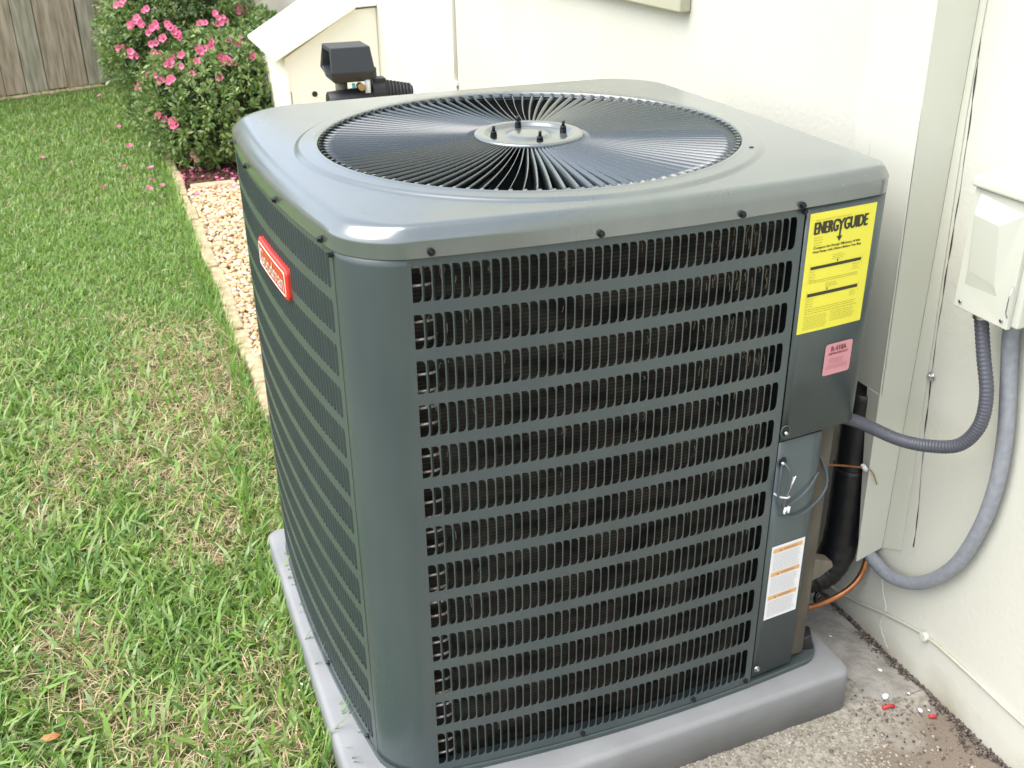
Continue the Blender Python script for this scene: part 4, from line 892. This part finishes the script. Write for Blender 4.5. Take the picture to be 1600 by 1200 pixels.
# ================================================================== EDGING
ed = thing('brick_edging', (-0.045, 4.0, -1.0), 'row of tan edging bricks between the lawn and the gravel bed', 'edging')
y = 1.56; k = 0
while y < 7.25:
    L_ = 0.235+0.02*random.random()-0.01; dx = 0.006*math.sin(k*1.7)+0.012*math.sin(y*0.9); zt_ = -0.975+0.005*math.sin(k*2.3)
    sk = 0.004*math.sin(k*3.1)
    mb = MB().add([(-0.062+dx-sk, y+0.004, -1.02),(-0.010+dx-sk, y+0.004, -1.02),(-0.010+dx+sk, y+L_-0.004, -1.02),(-0.062+dx+sk, y+L_-0.004, -1.02),
                   (-0.060+dx-sk, y+0.004, zt_),(-0.012+dx-sk, y+0.004, zt_),(-0.012+dx+sk, y+L_-0.004, zt_+0.002),(-0.060+dx+sk, y+L_-0.004, zt_+0.002)],
                  [(0,3,2,1),(4,5,6,7),(0,1,5,4),(1,2,6,5),(2,3,7,6),(3,0,4,7)])
    mb.build('edging_brick', m_edge, ed, bevel=0.008); y += L_; k += 1
ed2 = thing('brick_edging', (0.45, 4.24, -1.0), 'cross row of tan edging bricks in front of the azaleas', 'edging')
x = 0.002
while x < 0.95:
    L_ = min(0.235, 0.972-x); zt_ = -0.972+0.005*math.sin(x*19)
    MB().add([(x+0.004,4.205,-1.02),(x+L_-0.004,4.205,-1.02),(x+L_-0.004,4.275,-1.02),(x+0.004,4.275,-1.02),(x+0.004,4.207,zt_),(x+L_-0.004,4.207,zt_),(x+L_-0.004,4.273,zt_),(x+0.004,4.273,zt_)],
             [(0,3,2,1),(4,5,6,7),(0,1,5,4),(1,2,6,5),(2,3,7,6),(3,0,4,7)]).build('edging_brick', m_edge, ed2, bevel=0.008); x += L_

# ================================================================== FENCE
fe_o = Vector((-1.037, 7.307, -1.0)); fdir = Vector((0.81, 0.325, 0)).normalized(); fnrm = Vector((-fdir.y, fdir.x, 0))
fence = thing('wooden_fence', tuple(fe_o), 'weathered grey-brown board fence across the end of the lawn', 'fence')
s_ = -3.6; k = 0
ang = math.atan2(fdir.y, fdir.x)
while s_ < 2.15:
    w = 0.142+0.008*random.random(); g_ = 0.005+0.004*random.random(); top = 0.88+0.02*random.random(); ln_ = random.uniform(-0.004, 0.004); th = 0.019; pr_ = random.uniform(-0.003, 0.003)
    def Q(s, d, z): p = fe_o+fdir*(s+ln_*(z+1))+fnrm*(d+pr_); return (p.x, p.y, z)
    zb_ = -1.0+0.02*random.random()
    dog = 0.03
    mb = MB().prism([(s_, zb_), (s_+w, zb_), (s_+w, top-dog), (s_+w-dog, top), (s_+dog, top), (s_, top-dog)], lambda a, b_, d: Q(a, d, b_), 0.0, th)
    fix_normals(mb.build('board', m_woodg if k % 3 == 1 else m_wood, fence, bevel=0.002, seg=1)); s_ += w+g_; k += 1
mb = MB()
def QQ(s, d, z): p = fe_o+fdir*s+fnrm*d; return (p.x, p.y, z)
for z in (-0.80, -0.05, 0.62):
    mb.prism([(-3.65, z), (2.2, z), (2.2, z+0.09), (-3.65, z+0.09)], lambda a, b_, d: QQ(a, d, b_), 0.024, 0.062)
fix_normals(mb.build('rail', m_backing, fence))
mb = MB()
mb.prism([(-3.65, -1.0), (2.2, -1.0), (2.2, 0.84), (-3.65, 0.84)], lambda a, b_, d: QQ(a, d, b_), 0.064, 0.078)
fix_normals(mb.build('gap_backing', m_backing, fence))  # added dark sheet that stops sky light between the boards
# line of tan bricks along the foot of the fence
ed3 = thing('brick_edging', (-1.2, 7.2, -1.0), 'flat tan edging bricks along the foot of the wooden fence', 'edging')
for i in range(13):
    s_ = -1.6+i*0.235
    if s_ > 0.62: break
    fix_normals(MB().prism([(s_+0.004, -1.01), (s_+0.231, -1.01), (s_+0.231, -0.985), (s_+0.004, -0.985)], lambda a, b_, d: QQ(a, d, b_), -0.10, -0.02).build('edging_brick', m_edge, ed3, bevel=0.006))
V, T = stones(np.array([[-1.09, 7.13, -0.955]]), np.array([0.075]), 0.9, 0.08)
me_ = tri_mesh('landscape_stone', V, T, m_yball, None, (-1.09, 7.13, -1.0), smooth=True)
sb = me_.modifiers.new('round', 'SUBSURF'); sb.levels = 2; sb.render_levels = 2
tag(me_, 'pale yellow rounded stone on the lawn edge by the fence foot', 'stone')

# ================================================================== AZALEAS
def leaf_mass(tips, dirs, nl, L0, L1, W):
    n = len(tips)*nl; t = np.repeat(tips, nl, 0); d0 = np.repeat(dirs, nl, 0)
    r = rng.normal(size=(n, 3)); r /= np.linalg.norm(r, axis=1)[:, None]
    d = d0*0.65 + r*0.9; d /= np.linalg.norm(d, axis=1)[:, None]
    up = np.array([0, 0, 1.0])*0.8 + rng.normal(size=(n, 3))*0.45; s = np.cross(d, up); s /= (np.linalg.norm(s, axis=1)[:, None]+1e-9); nn = np.cross(s, d)
    L = rng.uniform(L0, L1, n)[:, None]; w = L*W*rng.uniform(0.8, 1.2, (n, 1)); b = t + d*0.004
    V = np.stack([b, b+d*L*0.55+s*w+nn*w*0.35, b+d*L-nn*L*0.08, b+d*L*0.55-s*w+nn*w*0.35, b+d*L*0.5], 1)
    T = np.array([(0,4,1),(0,3,4),(1,4,2),(4,3,2)])[None] + (np.arange(n)*5)[:, None, None]
    return V, T
fl_v = MB(); 
for k in range(5):
    a = 2*math.pi*k/5; ca, sa = math.cos(a), math.sin(a)
    pts = [(0.004, 0, -0.012), (0.014, 0.012, 0.004), (0.025, 0.0135, 0.012), (0.031, 0, 0.006), (0.025, -0.0135, 0.010), (0.014, -0.012, 0.003), (0.018, 0, -0.001)]
    fl_v.add([(p[0]*ca-p[1]*sa, p[0]*sa+p[1]*ca, p[2]) for p in pts], [(0,6,1),(1,6,2),(2,6,3),(3,6,4),(4,6,5),(5,6,0)])
fl_me = mesh_of(fl_v, 'blossom', m_flower)
BL = [(1,-0.041,5.125,-0.215),(1,-0.093,5.154,-0.272),(1,-0.068,5.121,-0.273),(1,-0.121,5.189,-0.292),(1,0.004,5.048,-0.282),(1,-0.018,5.06,-0.296),(1,0.06,5.021,-0.272),(1,0.073,5.007,-0.295),(1,0.099,4.987,-0.334),(1,0.11,4.988,-0.325),(1,-0.012,5.032,-0.374),(1,-0.144,5.19,-0.452),(1,-0.205,5.344,-0.43),(1,-0.009,5.024,-0.437),(1,-0.045,5.06,-0.509),(0,0.035,4.832,-0.446),(0,0.03,4.789,-0.46),(0,0.081,4.691,-0.455),(0,0.06,4.85,-0.427),(0,0.095,4.812,-0.414),(0,0.185,4.804,-0.383),(0,0.188,4.753,-0.392),(0,0.218,4.767,-0.383),(0,0.257,4.774,-0.376),(0,0.353,4.88,-0.363),(0,0.402,4.846,-0.375),(0,0.418,4.821,-0.383),(0,0.306,4.628,-0.419),(0,0.314,4.599,-0.432),(0,0.28,4.65,-0.41),(1,0.235,5.016,-0.285),(1,0.331,5.103,-0.242),(1,0.338,5.083,-0.298),(1,0.39,5.149,-0.291),(1,0.49,5.385,-0.273),(2,0.534,5.513,-0.299),(0,0.159,4.654,-0.432),(1,-0.117,5.182,-0.6),(1,-0.123,5.211,-0.629),(0,-0.034,4.758,-0.534),(0,0.015,4.676,-0.514),(0,0.119,4.588,-0.481),(0,-0.075,4.693,-0.704),(0,-0.014,4.567,-0.711),(0,-0.004,4.552,-0.723),(0,-0.071,4.684,-0.699),(0,0.068,4.565,-0.892),(0,0.458,4.684,-0.43),(1,-0.149,5.328,-0.193),(0,0.276,4.946,-0.356),(1,0.027,5.011,-0.35),(0,-0.078,5.072,-0.55)]
def bush(idx, c, r, ntip, label):
    c = np.array(c); r = np.array(r)
    b = thing('azalea_bush', (c[0], c[1], -1.0), label, 'bush', 'azalea bushes along the house wall')
    n = ntip; d = rng.normal(size=(n, 3)); d /= np.linalg.norm(d, axis=1)[:, None]
    # lumpy surface: lobes make the outline uneven
    lob = rng.normal(size=(26, 3)); lob /= np.linalg.norm(lob, axis=1)[:, None]
    bulge = np.max(d@lob.T, axis=1); f = 0.76+0.34*np.clip((bulge-0.75)/0.25, 0, 1)
    rad = f*rng.uniform(0.86, 1.07, n)
    tips = c+d*r*rad[:, None]; tips[:, 2] = np.maximum(tips[:, 2], -0.975+rng.uniform(0, 0.04, n))
    k = tips[:, 0] < 0.955; tips, d = tips[k], d[k]
    dd = d*0.7+np.array([0, 0, 0.6]); dd /= np.linalg.norm(dd, axis=1)[:, None]
    V, T = leaf_mass(tips, dd, 6, 0.020, 0.050, 0.21)
    tri_mesh('foliage', V, T, m_leaf, b)
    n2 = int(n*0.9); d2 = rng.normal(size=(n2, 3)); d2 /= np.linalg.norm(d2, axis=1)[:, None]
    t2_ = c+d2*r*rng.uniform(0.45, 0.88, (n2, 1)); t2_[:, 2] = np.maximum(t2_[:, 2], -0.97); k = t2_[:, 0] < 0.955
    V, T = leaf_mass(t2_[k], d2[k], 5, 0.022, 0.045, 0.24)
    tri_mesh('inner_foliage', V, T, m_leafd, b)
    mb = MB()
    for i in range(46):
        a = rng.uniform(0, 6.28); el = rng.uniform(0.1, 1.3); e = np.array([math.cos(a)*math.cos(el), math.sin(a)*math.cos(el), math.sin(el)])
        p0 = np.array([c[0]+rng.uniform(-.1,.1), c[1]+rng.uniform(-.15,.15), -1.0]); p3 = c+e*r*rng.uniform(0.75, 0.95); p3[0] = min(p3[0], 0.95)
        p1 = p0+(p3-p0)*0.35+np.array([0, 0, 0.06])+rng.normal(size=3)*0.03; p2 = p0+(p3-p0)*0.7+rng.normal(size=3)*0.035
        pa = bez([tuple(p0), tuple(p1), tuple(p2), tuple(p3)], 4); mb.tube(pa, 0.004, 5, False, True, rs=[0.0085*(1-0.8*q/len(pa)) for q in range(len(pa))])
    mb.build('twigs', m_twig, b)
    bo = ORG[b.name]
    ext = []
    for (bi, x, y, z) in BL:
        if bi != idx: continue
        ext.append((x, y, z, 1.0))
        for _ in range(random.choice((0, 1, 1, 2))): ext.append((x+random.uniform(-.03,.03), y+random.uniform(-.02,.03), z+random.uniform(-.03,.03), 0.85))
    for _ in range({0: 3, 1: 4, 2: 4, 3: 8}[idx]):
        v = rng.normal(size=3); v /= np.linalg.norm(v); v[2] = abs(v[2]); p = c+v*r*1.0; p[0] = min(p[0], 0.94); ext.append((*p, 0.95))
    for (x, y, z, sc) in ext:
        o = bpy.data.objects.new('blossom', fl_me); C.objects.link(o); o.parent = b
        o.location = (x-bo.x, y-bo.y, z-bo.z); dv = Vector(((x-c[0])/r[0]*0.5+random.uniform(-.5,.5)-0.2, (y-c[1])/r[1]*0.5-0.7, 0.45+random.uniform(-.3,.4)))
        o.rotation_euler = dv.to_track_quat('Z', 'Y').to_euler(); q = sc*random.uniform(0.52, 0.85); o.scale = (q, q, q*random.uniform(.8, 1.5))
    return b
bush(0, (.3,5.0,-.72), (.42,.6,.36), 2700, 'low bright azalea nearest the gravel with pink flowers')
bush(1, (.15,5.7,-.45), (.40,.7,.55), 3400, 'tall azalea in the middle of the bed with many pink flowers')
bush(2, (.5,5.5,-.65), (.36,.6,.36), 1900, 'azalea behind the sloping cabinet roof next to the house wall')
bush(3, (.24,6.7,-.45), (.36,.55,.65), 2400, 'farthest azalea in front of the wooden fence')
t = thing('broken_branch', (0.36, 4.78, -1.0), 'bare broken brown branch sticking out of the low azalea', 'branch')
MB().tube(bez([(0.282, 4.44, -0.62), (0.305, 4.42, -0.665), (0.332, 4.42, -0.74), (0.352, 4.45, -0.80), (0.37, 4.60, -0.99)], 6), 0.008, 8, rs=[0.005+0.0002*i for i in range(25)]).build('stem', m_twig, t)
MB().tube(bez([(0.348, 4.44, -0.79), (0.37, 4.43, -0.765), (0.378, 4.43, -0.735)], 4), 0.005, 6).build('side_shoot', m_twig, t)

# unseen trees added beyond the fence to tone the lid's reflection
c = np.array([[-4.2, 11.0, 0.9], [-2.0, 11.8, 0.6], [0.3, 11.2, 1.1], [2.4, 12.8, 0.7], [-6.5, 10.5, 0.5]])
tp_, td_ = [], []
for q in c:
    d = rng.normal(size=(1000, 3)); d /= np.linalg.norm(d, axis=1)[:, None]; tp_.append(q+d*np.array([1.6, 1.2, 1.6+0.5*q[2]])*rng.uniform(0.75, 1.05, (1000, 1))); td_.append(d)
tp_ = np.concatenate(tp_); td_ = np.concatenate(td_); k = (tp_[:, 2] > -0.99) & ~((tp_[:, 0] > 0.3) & (tp_[:, 1] < 12.6))
V, T = leaf_mass(tp_[k], td_[k], 3, 0.14, 0.26, 0.30)
tag(tri_mesh('added_trees', V, T, m_leaf, None, (0, 10, -1.0)), 'unseen green trees added beyond the board fence for the lid reflection', 'trees', kind='stuff')

# fallen petals
N = 170
px = rng.uniform(-0.03, 0.75, N); py = 4.30+np.abs(rng.normal(0, 0.35, N)); px2 = rng.uniform(0.05, 0.5, 46); py2 = rng.uniform(4.05, 4.22, 46)
px = np.concatenate([px, px2]); py = np.concatenate([py, py2]); N = len(px)
a = rng.uniform(0, 6.28, N); sz = rng.uniform(0.008, 0.020, N)
Vp = np.stack([np.stack([px+np.cos(a+q)*sz*(0.6 if j % 2 else 1), py+np.sin(a+q)*sz*(0.6 if j % 2 else 1), np.full(N, -0.985)+0.012*rng.random(N)+0.004*(j % 2)], -1) for j, q in enumerate((0, 1.57, 3.14, 4.71))], 1)
Tp = np.array([(0,1,2),(0,2,3)])[None]+(np.arange(N)*4)[:, None, None]
tag(tri_mesh('petal_litter', Vp, Tp, m_flower, None, (0.3, 4.5, -1.0)), 'pink fallen petals on the mulch under the azaleas', 'petals', kind='stuff')
N = 2600; px = rng.uniform(-0.02, 0.93, N); py = rng.uniform(4.28, 6.0, N)
V, T = stones(np.stack([px, py, np.full(N, -0.992)], -1), rng.uniform(0.005, 0.016, N), flat=0.4, jit=0.4)
tag(tri_mesh('mulch', V, T, m_mulch, None, (0.4, 5.0, -1.0)), 'dark reddish bark mulch under the azaleas', 'mulch', kind='stuff')
FB = [(-0.356,6.893),(-0.709,5.099),(-0.294,4.709),(-0.411,4.327),(-0.174,4.38),(-0.131,4.232),(-0.275,5.754),(0.02,4.04),(-0.196,4.197),(-0.16,4.62),(-0.24,5.2)]
FBL = ['fallen pink blossom in the far grass close to the fence foot', 'fallen pink blossom alone in the open lawn, farthest out from the bed', 'fallen pink blossom in the lawn, the one behind the blossom closest to the camera',
       'fallen pink blossom lying out in the lawn, closest one to the camera', 'fallen pink blossom in the grass just behind the edging corner', 'fallen pink blossom tucked against the outer corner of the brick edging',
       'fallen pink blossom in the middle of the lawn beside the tall azalea', 'fallen pink blossom lying on the tan gravel by the cross edging', 'fallen pink blossom in the grass in front of the edging corner',
       'fallen pink blossom in the grass beside the low azalea foot', 'fallen pink blossom in the grass between the two azaleas and the open lawn']
for i, (x, y) in enumerate(FB):
    o = bpy.data.objects.new('fallen_blossom', fl_me); C.objects.link(o); o.location = (x, y, -0.955+GZ if x < -0.05 else -0.968+GZ)
    o.rotation_euler = (random.uniform(-.5,.5), random.uniform(-.5,.5), random.uniform(0, 6)); q = random.uniform(0.45, 0.65); o.scale = (q, q, q)
    tag(o, FBL[i], 'flower')
# leaf, foil, scraps
lf = MB(); pts = [(-0.020,0,0),(-0.008,0.0085,0.003),(0.010,0.008,0.004),(0.022,0,0.001),(0.010,-0.008,0.002),(-0.008,-0.0085,0.001),(0,0,-0.001)]
lf.add([(p[0]-0.629, p[1]+0.419, p[2]-0.975) for p in pts], [(i, (i+1)%6, 6) for i in range(6)], True)
o = lf.build('dead_leaf', m_brownleaf, None, (-0.629, 0.419, -0.98)); tag(o, 'curled orange-brown dead leaf in the foreground grass', 'leaf'); s = o.modifiers.new('thick', 'SOLIDIFY'); s.thickness = 0.0008
for i, (x, y) in enumerate(((-0.166, 0.392), (-0.172, 0.375))):
    V, T = stones(np.array([[x, y, -0.978]]), np.array([0.0065 if i == 0 else 0.0048]), 0.6, 0.5)
    o = tri_mesh('foil_scrap', V, T, m_foil, None, (x, y, -0.99)); tag(o, ('larger' if i == 0 else 'smaller') + ' crumpled foil scrap in the grass beside the pad', 'foil scrap')
for i, (x, y, lx, a) in enumerate(((0.878, -0.076, 0.013, 0.35), (0.938, -0.128, 0.010, 0.9))):
    c_, s__ = math.cos(a), math.sin(a); mb = MB().tube([(x-lx*c_, y+lx*s__*0.4, -0.994), (x, y, -0.992), (x+lx*c_, y-lx*s__*0.4, -0.9945)], 0.0034, 8)
    tag(mb.build('plastic_scrap', m_redplastic, None, (x, y, -1.0)), ('red plastic scrap lying on the open paving near the wall' if i == 0 else 'darker red scrap half buried in dirt at the wall foot'), 'plastic scrap')
CHIPS = ['largest white paint chip on the paving, just behind the open red scrap', 'white paint chip at the near end of the grey mortar strip', 'white paint chip close to the pad corner', 'white paint chip on the mortar nearest the wall foot',
         'white paint chip beside the red scrap in the wall dirt', 'white paint chip touching the wall foot beyond the darker red scrap', 'white paint chip in the dirt line behind the darker red scrap', 'tiny white paint chip far up the mortar strip beside the pad']
for i, (x, y, sz) in enumerate(((0.893, -0.050, 0.0075), (0.905, -0.020, 0.005), (0.882, -0.018, 0.004), (0.925, 0.008, 0.004), (0.930, -0.105, 0.0055), (0.945, -0.112, 0.004), (0.940, -0.06, 0.004), (0.896, 0.13, 0.003))):
    V, T = stones(np.array([[x, y, -0.9945+(0.008 if y > 0 else 0)]]), np.array([sz]), 0.35, 0.3)
    tag(tri_mesh('paint_chip', V, T, m_chip, None, (x, y, -1.0)), CHIPS[i], 'paint chip')
